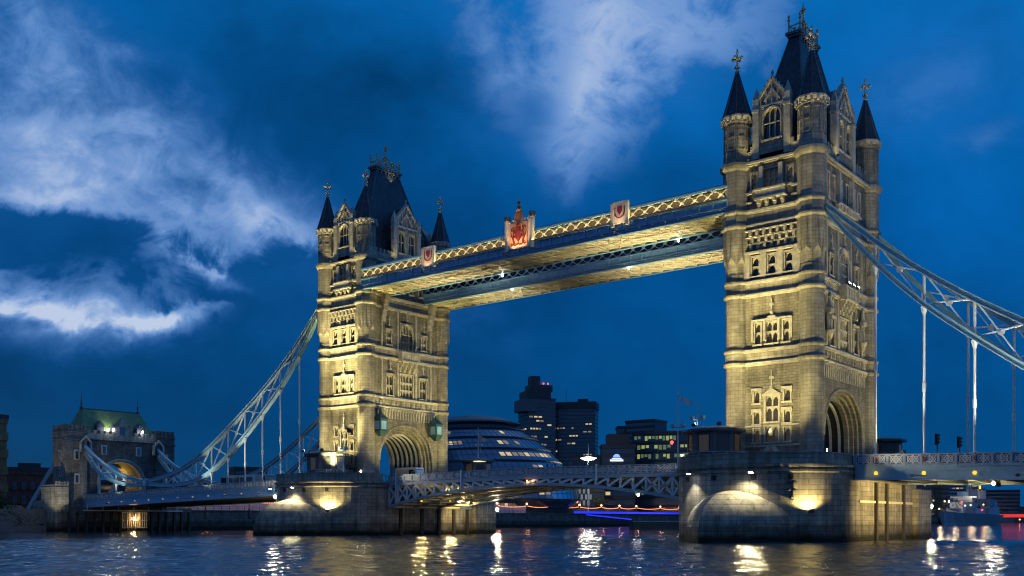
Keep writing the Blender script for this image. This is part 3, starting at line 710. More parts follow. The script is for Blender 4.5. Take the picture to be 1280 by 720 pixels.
    for k in range(7): q.box(cx-0.9, cx+0.9, -2.9+k*0.93, -2.6+k*0.93, 67.5, 68.1)
    for sx in (-1, 1):
        for sy in (-1, 1):
            for k in range(4):
                a, b, z = prof[k]; a2, b2, z2 = prof[k+1]; q.beam((cx+sx*a, sy*b, z), (cx+sx*a2, sy*b2, z2), 0.2, 0.2)
    q.build('roof_platform', lead, ro)
    q = MB()
    for sx in (-1, 1):
        for y in (-3.0, -1.0, 1.0, 3.0):
            h = 2.5 if abs(y) > 2 else 1.7
            q.lathe(cx+sx*0.8, y, [(0.13, 68.75), (0.11, 68.8+h*0.6), (0.24, 68.8+h*0.68), (0.1, 68.8+h*0.8), (0.2, 68.8+h*0.9), (0.03, 68.8+h)], 6)
            q.beam((cx+sx*0.8, y, 69.6), (cx, y*0.12, 71.3), 0.1, 0.16)
        for y in (-2, 0, 2):
            q.beam((cx+sx*0.8, y-1, 68.9), (cx+sx*0.8, y+1, 70.0), 0.08, 0.1); q.beam((cx+sx*0.8, y+1, 68.9), (cx+sx*0.8, y-1, 70.0), 0.08, 0.1)
        q.beam((cx+sx*0.8, -3, 70.0), (cx+sx*0.8, 3, 70.0), 0.09, 0.1)
    for y in (-3, 3): q.beam((cx-0.8, y, 69.7), (cx+0.8, y, 69.7), 0.09, 0.1)
    q.lathe(cx, 0, [(0.24, 68.75), (0.2, 71.0), (0.34, 71.3), (0.13, 71.6), (0.11, 72.3), (0.3, 72.55), (0.1, 72.8), (0.24, 73.2), (0.08, 73.5), (0.02, 74.0)], 6)
    q.beam((cx-0.4, 0, 72.9), (cx+0.4, 0, 72.9), 0.14, 0.16); q.beam((cx, -0.4, 72.9), (cx, 0.4, 72.9), 0.14, 0.16)
    q.build('crown_finial', gilt, ro)
    gable(T, E, 2.15, 57.2, 59.9, [(0, 52.2, 2.3, 4.0, 3)])
    gable(T, Nf, 3.1, 57.4, 60.9, [(-1.25, 51.9, 1.5, 4.0, 2), (1.25, 51.9, 1.5, 4.0, 2)])
    gable(T, Wf, 2.15, 57.2, 59.9, []); gable(T, Sf, 3.1, 57.4, 60.9, [])
    for sx in (-1, 1):
        for sy in (-1, 1): turret(T, cx+sx*5.15, sy*9.7)
    return T
TN = tower(0.0, 'nearer and larger gothic stone tower on the right, on the pier at the right', True)
TS = tower(-82.3, 'farther gothic stone tower on the left with the two walkways meeting its road face', False)
# ------------------------------------------------------------------ piers
def pier_outline(cx, off=0.0, n=22):
    a, b, y0 = 10.65 + off, 8.0 + off, 14.0
    pts = []
    for i in range(n+1):
        g = PI*i/n; pts.append((cx - a*math.cos(g), -y0 - b*math.sin(g)))
    for i in range(n+1):
        g = PI*i/n; pts.append((cx + a*math.cos(g), y0 + b*math.sin(g)))
    return pts
def loft(m, rings, cap=True):
    n = len(rings[0]); vs = [p for r in rings for p in r]
    fs = [(k*n+i, k*n+(i+1) % n, (k+1)*n+(i+1) % n, (k+1)*n+i) for k in range(len(rings)-1) for i in range(n)]
    if cap: fs.append(tuple(range((len(rings)-1)*n, len(rings)*n)))
    m.add(vs, fs)
def pier(cx, label, gm):
    T = thing('bridge_pier', label, 'bridge pier', (cx, 0, -2), 'granite piers in the river')
    m = MB()
    prof = [(0, -2.5), (0, 8.2), (0.22, 8.35), (0.22, 8.55), (0.06, 8.62), (0.06, 8.8), (0.3, 8.95), (0.34, 9.12), (0.34, 9.25), (0.02, 9.32)]
    loft(m, [[(x, y, z) for x, y in pier_outline(cx, o)] for o, z in prof], False)
    m.build('drum', gm, T)
    m = MB(); m.add([(x, y, 9.3) for x, y in pier_outline(cx, -0.5)], [tuple(range(46))]); m.build('platform', paving, T)
    for sg in (-1, 1):                             # parapet round each end
        m = MB()
        po = pier_outline(cx, 0.0); pi_ = pier_outline(cx, -0.5)
        half = range(0, 23) if sg < 0 else range(23, 46)
        o = [po[i] for i in half]; q = [pi_[i] for i in half]
        o = [(o[0][0], sg*10.9)] + o + [(o[-1][0], sg*10.9)]; q = [(q[0][0], sg*10.9)] + q + [(q[-1][0], sg*10.9)]
        for i in range(len(o)-1):
            for za, zb, g in ((9.25, 10.45, 0.0), (10.45, 10.68, 0.07)):
                def pt(p, c, k): d = Vector((p[0]-c[0], p[1]-c[1])); d = d.normalized()*k if d.length else d; return (p[0]+d.x, p[1]+d.y)
                A, B, Cc, Dd = pt(o[i], q[i], g), pt(o[i+1], q[i+1], g), pt(q[i+1], o[i+1], g), pt(q[i], o[i], g)
                m.add([(*A, za), (*B, za), (*Cc, za), (*Dd, za), (*A, zb), (*B, zb), (*Cc, zb), (*Dd, zb)], [(0, 3, 2, 1), (4, 5, 6, 7), (0, 1, 5, 4), (2, 3, 7, 6)])
        m.build('parapet', gm, T)
    for sg in (-1, 1):                             # cutwaters: pointed plinth under a stone half dome
        m = MB(); n = 24; base = []
        for i in range(n+1):
            a = -1 + 2*i/n
            yy = 14.6 + (30.2-14.6)*(1-abs(a)**1.07); base.append((cx + a*10.95, sg*yy))
        rings = [[(x, y, -2.5) for x, y in base], [(x, y, 1.75) for x, y in base], [(cx+(x-cx)*0.975, y*0.99, 1.95) for x, y in base]]
        for k in range(1, 13):
            t = k/12; f = 1-math.cos(t*PI/2); zz = 1.95 + 4.25*math.sin(t*PI/2)
            rings.append([(cx+(x-cx)*0.975*(1-f), y*0.99+(sg*21.2-y*0.99)*f, zz) for x, y in base])
        k = len(base); vs = [p for r in rings for p in r]
        m.add(vs, [(j*k+i, j*k+i+1, (j+1)*k+i+1, (j+1)*k+i) for j in range(len(rings)-1) for i in range(k-1)])
        m.build('cutwater', gm, T)
    for sx in (-1, 1):                             # fender timbers against the long faces
        X = cx + sx*10.65
        for y in ((-2.4, 1.6, 8.6) if sx > 0 and cx > -1 else (-6.6, -1.2, 3.3, 7.4, 11.2)):
            f = MB(); f.box(min(X-sx*.1, X+sx*0.32), max(X-sx*.1, X+sx*0.32), y-0.32, y+0.32, -2, 7.4 if sx > 0 and cx > -1 else 4.6); f.build('fender_post', timber, T)
        f = MB(); f.box(min(X, X+sx*0.2), max(X, X+sx*0.2), -8.4, 12.6, 4.75, 5.05); f.build('fender_rail', cream if cx > -1 else paleblue, T)
        b = MB(); b.box(min(X-sx*.05, X+sx*0.85), max(X-sx*.05, X+sx*0.85), 12.8, 19.0, -2.5, 6.9); b.build('buttress', granite, T)
    for a in (0.28, 0.43, 0.585, 0.72):            # dark outlets below the cornice
        x, y = cx - 10.65*math.cos(PI*a), -14 - 8*math.sin(PI*a); nx, ny = -math.cos(PI*a)/10.65, -math.sin(PI*a)/8; q = math.hypot(nx, ny); nx /= q; ny /= q
        d = MB(); d.obox((x+nx*0.05, y+ny*0.05, 7.75), (-ny*0.3, nx*0.3, 0), (nx*0.12, ny*0.12, 0), (0, 0, 0.28)); d.build('drain_hole', rubber, T)
    r = MB()
    for sg in (-1, 1):
        r.box(cx-10.6, cx+10.6, sg*9.9-0.06, sg*9.9+0.06, 10.3, 10.42)
        for k in range(12): r.box(cx-10.5+k*1.9, cx-10.42+k*1.9, sg*9.9-0.04, sg*9.9+0.04, 9.3, 10.3)
    r.build('platform_railing', steeld, T)
    return T
PN = pier(0.0, 'nearer granite pier with domed cutwater under the right tower', granite_n)
PS = pier(-82.3, 'farther granite pier with domed cutwater under the left tower', granite_s)

# ------------------------------------------------------------------ decks
def dz(x):                                         # top of the approach parapet
    s = (x - 10.65) if x > -41 else (-92.95 - x)
    return 10.62 - 0.024 * max(s, 0)
def pattern_parapet(T, y, xs, zf, h, m_post=parap, side=-1, mk=paleblue):
    """iron parapet: posts, rails and panels of interlaced circles and diagonals; xs are post positions"""
    p = MB(); q = MB()
    for i, x in enumerate(xs):
        z = zf(x); p.box(x-0.13, x+0.13, y-0.14, y+0.14, z-h-0.25, z+0.04)
        if i == len(xs)-1: break
        x2 = xs[i+1]; z2 = zf(x2)
        p.beam((x, y, z-0.05), (x2, y, z2-0.05), 0.26, 0.14); p.beam((x, y, z-h+0.02), (x2, y, z2-h+0.02), 0.2, 0.16)
        x0, x1 = x+0.13, x2-0.13; zb, zt = z-h+0.1, z-0.12; dzz = z2-z
        P = lambda u, v: (x0+(x1-x0)*u, y, zb+(zt-zb)*v+dzz*u)
        for u0 in (0.06, 0.5):
            u1 = u0+0.44
            q.beam(P(u0, 0), P(u1, 1), 0.06, 0.10); q.beam(P(u0, 1), P(u1, 0), 0.06, 0.10)
            um = (u0+u1)/2
            ring = [P(um+0.15*math.cos(PI/4*k), 0.5+0.36*math.sin(PI/4*k)) for k in range(8)]
            for k in range(8): q.beam(ring[k], ring[(k+1) % 8], 0.06, 0.09)
        for u in (0.0, 0.5, 1.0): q.beam(P(u, 0), P(u, 1), 0.06, 0.10)
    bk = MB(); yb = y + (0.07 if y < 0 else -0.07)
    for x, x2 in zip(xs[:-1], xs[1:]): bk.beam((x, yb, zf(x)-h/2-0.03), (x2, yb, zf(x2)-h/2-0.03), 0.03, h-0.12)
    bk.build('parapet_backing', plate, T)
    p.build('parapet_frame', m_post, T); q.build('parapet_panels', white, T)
def approach(label, d, x0, mk=None):
    """shore span: road slab on edge girders; d = +1 towards the right bank, -1 to the left"""
    T = thing('side_span', label, 'side span', (x0, 0, 8), 'side spans of the bridge')
    L_ = 82.0; n = 42; xs = [x0 + d*L_*i/n for i in range(n+1)]
    r = MB(); r.strip([(x, dz(x)-1.62) for x in xs], -10.0, 10.0, 0.5); r.build('road_slab', asphalt, T)
    for y in (-10.2, 10.2):
        pattern_parapet(T, y, xs, dz, 1.25)
        f = MB(); sg = -1 if y < 0 else 1
        f.strip([(x, dz(x)-2.25) for x in xs], y-0.15, y+0.15, 1.55)
        f.strip([(x, dz(x)-1.42) for x in xs], min(y, y+sg*0.28), max(y, y+sg*0.28), 0.16)
        f.strip([(x, dz(x)-1.95) for x in xs], min(y, y+sg*0.22), max(y, y+sg*0.22), 0.10)
        f.strip([(x, dz(x)-3.02) for x in xs], y-0.38, y+0.38, 0.18)
        f.build('edge_girder', paleblue if d > 0 else blue, T)
    c = MB()
    for x in xs[::2]: c.box(x-0.16, x+0.16, -9.95, 9.95, dz(x)-3.0, dz(x)-1.85)
    c.build('cross_girders', steeld, T)
    for y in (-5.5, 0, 5.5):
        b = MB(); b.strip([(x, dz(x)-2.3) for x in xs], y-0.14, y+0.14, 0.8); b.build('stringer', steeld, T)
    for k in range(13):
        x = x0 + d*(2.6+5.6*k); q = MB()
        q.tube((x, -10.38, dz(x)-2.3), (x, -10.6, dz(x)-2.3), 0.22 if d > 0 else 0.14, 10); q.build('marker_light', lampy if d > 0 else lamps_small, T)
        if d > 0:
            q = MB(); q.box(x-0.12, x+0.12, -10.44, -10.345, dz(x)-0.85, dz(x)-0.38); q.build('enamel_shield', redp, T)
    return T
approach('suspended road span running out of frame on the right', 1, 10.9)
approach('suspended road span on the left between the farther tower and the bank', -1, -93.2)

def bascule(label, cx, d):
    """raised half of the middle span, seen shut; d points from its pier to mid river"""
    T = thing('bascule_leaf', label, 'bascule', (cx+d*10.7, 0, 5), 'bascule leaves of the middle span')
    x0 = cx + d*10.75; Ls = 30.3; n = 14
    xs = [x0 + d*Ls*i/n for i in range(n+1)]
    top = lambda x: 10.42 + 0.34*(abs(x-x0)/Ls)
    bot = lambda x: 4.9 + 3.25*math.sin(min(1, abs(x-x0)/Ls)*PI/2)**0.85
    r = MB(); r.strip([(x, top(x)-1.45) for x in xs], -9.2, 9.2, 0.35); r.build('road_deck', asphalt, T)
    fx = [x0 + d*Ls*i/16 for i in range(17)]
    for y in (-9.5, 9.5): pattern_parapet(T, y, fx, top, 1.15)
    for y in (-9.4, -3.2, 3.2, 9.4):
        g = MB()
        g.strip([(x, top(x)-1.55) for x in xs], y-0.2, y+0.2, 0.5)
        g.strip([(x, bot(x)) for x in xs], y-0.28, y+0.28, 0.45)
        gd = g.build('girder', parap, T)
        w = MB()
        for i in range(n):
            a, b = xs[i], xs[i+1]
            if top(a)-1.75-bot(a) < 0.5: continue
            w.box(a-0.16, a+0.16, y-0.12, y+0.12, bot(a)+0.2, top(a)-1.7)
            if top(b)-1.75-bot(b) > 0.35: w.beam((a, y, top(a)-1.8), (b, y, bot(b)+0.2), 0.2, 0.34)
            if i < 4: w.beam((a, y, bot(a)+0.2), (b, y, top(b)-1.8), 0.2, 0.28)
        w.build('web_bracing', white, gd)
    c = MB()
    for x in xs: c.box(x-0.13, x+0.13, -9.1, 9.1, top(x)-2.15, top(x)-1.62)
    for i in range(n): c.beam((xs[i], -9.1, bot(xs[i])), (xs[i], 9.1, bot(xs[i])), 0.3, 0.24)
    c.build('cross_girders', cream, T)
    s = MB()                                       # buckle-plate floor seen from below
    s.strip([(x, top(x)-1.68) for x in xs], -9.15, 9.15, 0.06); s.build('soffit_plates', cream, T)
    for k in (1, 9):
        q = MB(); q.box(fx[k]-0.12, fx[k]+0.12, -9.75, -9.6, bot(fx[k])+0.2, top(fx[k])+0.25); q.build('gauge_post', white, T)
    return T
bascule('left half of the low middle span, hinged on the farther pier', -82.3, 1)
bascule('right half of the low middle span, hinged on the nearer pier', 0.0, -1)
m = MB(); m.box(-10.9, 10.9, -9.2, 9.2, 9.303, 9.36); structure('roadway_under_near_tower', m, asphalt)
m = MB(); m.box(-93.2, -71.4, -9.2, 9.2, 9.303, 9.36); structure('roadway_under_far_tower', m, asphalt)

# ------------------------------------------------------------------ high-level walkways
def walkway(label, ya, yb, near):
    """ya outer edge, yb inner edge"""
    sg = -1 if ya < 0 else 1
    T = thing('high_walkway', label, 'walkway', (-41.15, (ya+yb)/2, 43.4), 'high walkways between the towers')
    X0, X1 = -76.55, -5.75
    lo, hi = min(ya, yb), max(ya, yb)
    b = MB(); b.box(X0, X1, lo+0.3, hi-0.3, 44.35, 44.5); b.build('floor', steeld, T)
    n = 34; st = (X1-X0)/n
    s = MB()                                       # cream soffit: edge flanges, joists, diagonals
    s.box(X0, X1, lo+0.35, hi-0.35, 43.60, 43.65)
    for k in range(n+1): s.box(X0+k*st-0.07, X0+k*st+0.07, lo+0.3, hi-0.3, 43.46, 43.60)
    for k in range(n):
        x = X0+k*st; ym = (lo+hi)/2
        s.beam((x, lo+0.4, 43.44), (x+st, ym, 43.44), 0.16, 0.10); s.beam((x, hi-0.4, 43.44), (x+st, ym, 43.44), 0.16, 0.10)
        s.beam((x, ym, 43.38), (x+st, lo+0.4, 43.38), 0.16, 0.08); s.beam((x, ym, 43.38), (x+st, hi-0.4, 43.38), 0.16, 0.08)
    s.box(X0, X1, (lo+hi)/2-0.1, (lo+hi)/2+0.1, 43.42, 43.56)
    s.build('soffit_grid', cream, T)
    for y, o in ((ya, sg), (yb, -sg)):
        g = MB()                                   # plate girder under the lattice
        yy = lambda a, c: (min(y+o*a, y+o*c), max(y+o*a, y+o*c))
        g.box(X0, X1, *yy(-0.25, 0.0), 43.45, 45.05); g.box(X0, X1, *yy(-0.3, 0.22), 43.34, 43.46); g.box(X0, X1, *yy(-0.1, 0.18), 43.98, 44.1); g.box(X0, X1, *yy(-0.35, 0.24), 45.05, 45.2)
        g.box(X0, X1, *yy(-0.1, 0.14), 43.66, 43.74)
        for k in range(n+1): x = X0+k*st; g.box(x-0.09, x+0.09, *yy(0.0, 0.15), 44.1, 45.05)
        gi = g.build('plate_girder', blue, T)
        if near or y == yb or True:
            d = MB()
            for k in range(n):
                x = X0+(k+0.5)*st; d.tube((x, y+o*0.18, 43.86), (x, y+o*0.27, 43.86), 0.11, 8)
            d.build('boss_row', gilt, gi)
        l = MB(); z0, z1 = 45.2, 46.72; ln = 36; sx = (X1-X0)/ln
        for k in range(ln):
            x = X0+k*sx
            for a, c in (((x, z0), (x+sx, z1)), ((x, z1), (x+sx, z0))):
                l.beam((a[0], y-o*0.05, a[1]), (c[0], y-o*0.05, c[1]), 0.10, 0.15 if near else 0.12)
            xm = x + sx/2
            l.obox((xm, y-o*0.0, (z0+z1)/2), (0.12, 0, 0.12), (0, 0.12, 0), (-0.12, 0, 0.12))
            l.obox((x, y-o*0.04, z0+0.14), (0.16, 0, 0), (0, 0.1, 0), (0, 0, 0.14)); l.obox((x, y-o*0.04, z1-0.14), (0.16, 0, 0), (0, 0.1, 0), (0, 0, 0.14))
        l.build('lattice', cream if near and y == ya else paleblue, T)
        t = MB(); t.box(X0, X1, *yy(-0.4, 0.2), 46.72, 47.02); t.box(X0, X1, *yy(-0.3, 0.08), 47.02, 47.2); t.build('top_chord', blue, T)
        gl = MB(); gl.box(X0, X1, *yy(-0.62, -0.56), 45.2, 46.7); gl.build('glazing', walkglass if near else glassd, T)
    r = MB(); ym = (lo+hi)/2
    r.prism([(X0, lo+0.1, 47.21), (X0, hi-0.1, 47.21), (X0, hi-1.6, 47.55), (X0, lo+1.6, 47.55)], (X1-X0, 0, 0)); r.build('roof', lead, T)
    if near:
        y = ya
        for x, w, h in ((-60.0, 1.25, 47.9), (-22.4, 1.25, 47.9)):     # pedestals with a painted shield
            p = MB(); p.box(x-w, x+w, y-0.42, y+0.2, 45.0, h); p.box(x-w-0.12, x+w+0.12, y-0.5, y+0.25, h, h+0.18)
            for e in (-1, 1): p.box(x+e*w-0.22, x+e*w+0.22, y-0.56, y+0.1, 44.6, h-0.002)
            po = p.build('shield_pedestal', cream, T)
            s = MB(); Y = y-0.46
            s.prism([(x-0.4, Y, 47.4), (x+0.4, Y, 47.4), (x+0.4, Y, 46.7), (x, Y, 46.15), (x-0.4, Y, 46.7)], (0, 0.06, 0))
            for k in range(10):
                g = PI*(1.1+0.8*k/9); s.obox((x+0.75*math.cos(g), Y, 46.5+0.75*math.sin(g)), (0.07, 0, 0), (0, 0.05, 0), (0, 0, 0.09))
            for e in (-1, 1):
                for k in range(4): s.obox((x+e*0.78, Y, 46.3+k*0.3), (0.05, 0, 0.06), (0, 0.05, 0), (0, 0, 0.12))
            s.build('shield', redp, po)
        # the big coat of arms at mid span
        x = -40.8; p = MB(); Y = y-0.45
        p.box(x-2.2, x+2.2, y-0.35, y+0.25, 44.6, 48.7)
        for k in range(7): p.box(x-2.0+k*0.62, x-1.72+k*0.62, y-0.4, y+0.2, 48.7, 49.0+0.22*(1-abs(k-3)/3))
        for sgn in (-1, 1):
            p.lathe(x+sgn*2.45, y-0.15, [(0.42, 44.3), (0.42, 49.0)], 8, PI/8)
        po = p.build('crest_panel', cream, T)
        for sgn in (-1, 1): cp = MB(); cp.lathe(x+sgn*2.45, y-0.15, [(0.46, 49.0), (0.56, 49.15), (0.56, 49.75), (0.4, 49.85)], 8, PI/8); cp.build('pier_cap', lead, po)
        f = MB()
        a = arch_pts(1.75, 46.7, 2.0, 45.0, 16, 1.7); a2 = [(u*0.9, 45+(z-45)*0.94) for u, z in a]
        for i in range(len(a)-1): f.prism([(x+a[i][0], Y, a[i][1]), (x+a[i+1][0], Y, a[i+1][1]), (x+a2[i+1][0], Y, a2[i+1][1]), (x+a2[i][0], Y, a2[i][1])], (0, 0.12, 0))
        f.box(x-0.75, x+0.75, Y-0.05, Y+0.3, 48.75, 49.9); f.box(x-0.5, x+0.5, Y-0.02, Y+0.25, 49.9, 50.25)
        f.lathe(x, y-0.3, [(0.42, 50.2), (0.5, 50.4), (0.2, 50.7), (0.32, 51.0), (0.12, 51.25)], 8); f.box(x-0.1, x+0.1, y-0.38, y-0.22, 51.2, 52.0); f.box(x-0.36, x+0.36, y-0.38, y-0.22, 51.5, 51.72)
        f.build('crest_frame', copperred, po)
        f = MB(); f.box(x-1.7, x+1.7, Y+0.03, Y+0.1, 45.0, 48.5); f.build('crest_ground', gold, po)
        s = MB(); rr = random.Random(5)
        s.prism([(x-0.62, Y-0.1, 47.3), (x+0.62, Y-0.1, 47.3), (x+0.62, Y-0.1, 46.2), (x, Y-0.1, 45.5), (x-0.62, Y-0.1, 46.2)], (0, 0.2, 0))
        s.box(x-0.4, x+0.4, Y-0.06, Y+0.1, 47.35, 47.9); s.lathe(x, Y, [(0.4, 47.9), (0.45, 48.1), (0.1, 48.35)], 8)
        for sgn in (-1, 1):                        # two beasts holding the shield
            pts = [(0.8, 45.3), (0.95, 45.9), (1.0, 46.5), (0.85, 47.1), (1.05, 47.5), (0.8, 47.75)]
            for k in range(len(pts)-1): s.tube((x+sgn*pts[k][0], Y, pts[k][1]), (x+sgn*pts[k+1][0], Y, pts[k+1][1]), 0.15-0.012*k, 6)
            s.tube((x+sgn*0.92, Y, 47.0), (x+sgn*0.5, Y-0.1, 46.9), 0.1, 6); s.tube((x+sgn*0.98, Y, 46.4), (x+sgn*0.55, Y-0.1, 46.3), 0.1, 6)
            s.tube((x+sgn*1.0, Y, 45.9), (x+sgn*1.4, Y, 46.6), 0.08, 6); s.tube((x+sgn*1.4, Y, 46.6), (x+sgn*1.25, Y, 47.1), 0.08, 6)
        for k in range(9): s.obox((x-1.3+k*0.325, Y, 45.15+0.08*math.sin(k*2)), (0.13, 0, 0.05), (0, 0.1, 0), (0, 0, 0.1))
        for k in range(40):
            u, v = rr.uniform(-1.4, 1.4), rr.uniform(45.2, 48.0)
            if abs(u) > 0.6 and k % 2: s.obox((x+u, Y+0.03, v), (0.09, 0, 0.04), (0, 0.08, 0), (-0.03, 0, 0.09))
        s.build('coat_of_arms', armred, po)
    for k in range(3 if near else 2):
        x = -66 + k*21.0; a = MB(); a.tube((x, ya*0.9, 47.4), (x, ya*0.9, 49.0), 0.04, 5); a.build('roof_aerial', steeld, T)
    return T
copperred = mat('red_gold_enamel', (0.62, 0.24, 0.07), 0.45, 0.2, var=0.3, vscale=6)
WN = walkway('nearer high walkway with cream lattice and painted coats of arms, between the towers', -11.3, -4.6, True)
WF = walkway('farther high walkway with blue-grey lattice, behind and below the decorated one in the picture', 11.3, 4.6, False)

# ------------------------------------------------------------------ suspension chains
UP = [(7.2, 42.2), (13.2, 36.6), (18.9, 32.0), (24.5, 28.0), (30.1, 24.5), (35.7, 21.2), (41.4, 18.0), (47.0, 15.3), (52.6, 13.4), (58.2, 12.2), (66.0, 11.1)]
LO = [(7.2, 41.4), (13.2, 34.0), (18.9, 28.2), (24.5, 23.6), (30.1, 19.4), (35.7, 15.7), (41.4, 12.7), (47.0, 10.9), (52.6, 10.3), (58.2, 10.25), (66.0, 10.7)]
UP2 = [(66.0, 11.1), (71.5, 11.9), (78.7, 13.6), (87.0, 16.9), (93.5, 20.7)]
LO2 = [(66.0, 10.7), (71.5, 10.5), (78.7, 11.5), (85.9, 13.8), (93.5, 19.4)]
def chain(label, xc, d, y):
    T = thing('suspension_chain', label, 'suspension chain', (xc+d*66, y, 10), 'suspension chains of the side spans')
    X = lambda s: xc + d*s
    def smooth(p):
        o = []
        for i in range(len(p)-1):
            p0 = p[max(i-1, 0)]; p1 = p[i]; p2 = p[i+1]; p3 = p[min(i+2, len(p)-1)]
            for k in range(4):
                t = k/4; o.append(tuple(0.5*((2*p1[j])+(-p0[j]+p2[j])*t+(2*p0[j]-5*p1[j]+4*p2[j]-p3[j])*t*t+(-p0[j]+3*p1[j]-3*p2[j]+p3[j])*t**3) for j in (0, 1)))
        return o + [p[-1]]
    def webs(u, l, lab):
        for i in range(1, len(u)-1):
            if u[i][1]-l[i][1] < 0.9: continue
            b = MB(); b.tube((X(l[i][0]), y, l[i][1]), (X(u[i][0]), y, u[i][1]), 0.17, 8); b.build('web_post', white, T)
        for i in range(1, len(u)-1):
            if i+1 >= len(u)-1 and len(u) > 6: continue
            b = MB(); A, B, Cc, Dd = u[i], u[i+1], l[i], l[i+1]
            b.beam((X(A[0]), y, A[1]), (X(Dd[0]), y, Dd[1]), 0.16, 0.3, (0, 1, 0)); b.beam((X(Cc[0]), y, Cc[1]), (X(B[0]), y, B[1]), 0.16, 0.3, (0, 1, 0))
            cx_, cz_ = X((A[0]+Dd[0])/2), (A[1]+B[1]+Cc[1]+Dd[1])/4; b.tube((cx_, y-0.12, cz_), (cx_, y+0.12, cz_), 0.4, 10)
            b.build('cross_brace', white, T)
    for u, l in ((UP, LO), (UP2, LO2)):
        for nm, p in (('upper_chord', u), ('lower_chord', l)):
            b = MB(); q = [(X(a), z) for a, z in smooth(p)]
            b.strip(q, y-0.26, y+0.26, 0.62)
            q1 = [(a, z+0.36) for a, z in q]; q2 = [(a, z-0.36) for a, z in q]
            co = b.build(nm, chainblue, T); b = MB()
            b.strip(q1, y-0.42, y+0.42, 0.10); b.strip(q2, y-0.42, y+0.42, 0.10); b.build('chord_flange', paleblue, co)
        webs(u, l, '')
    b = MB(); b.tube((X(66), y-0.55, 10.9), (X(66), y+0.55, 10.9), 0.95, 20); o = b.build('link_pin', blue, T)
    b = MB(); b.tube((X(66), y-0.62, 10.9), (X(66), y-0.56, 10.9), 0.55, 16); b.build('pin_cap', white, o)
    for p in LO[1:8] + LO2[2:4]:
        zb = dz(X(p[0]))
        if p[1] - zb < 0.5: continue
        b = MB(); x = X(p[0]); b.tube((x, y, zb-1.2), (x, y, p[1]-0.3), 0.15, 8)
        b.tube((x, y, p[1]-1.4), (x, y, p[1]-0.35), 0.16, 8, 0.42); zc = (zb + p[1])/2 - 1
        b.tube((x, y, zb-1.0), (x, y, zb+0.2), 0.24, 8)
        if p[1]-zb > 9: b.tube((x, y, zc-0.5), (x, y, zc+0.5), 0.22, 8)
        b.build('hanger_rod', white, T)
    return T
chain('nearer chain of the right side span, cut by the right edge of the picture', 0.0, 1, -9.7)
chain('farther chain of the right side span, seen behind the nearer one', 0.0, 1, 9.7)
chain('nearer chain of the left side span, sweeping down left of the far tower', -82.3, -1, -9.7)
chain('farther chain of the left side span, low behind the far tower', -82.3, -1, 9.7)

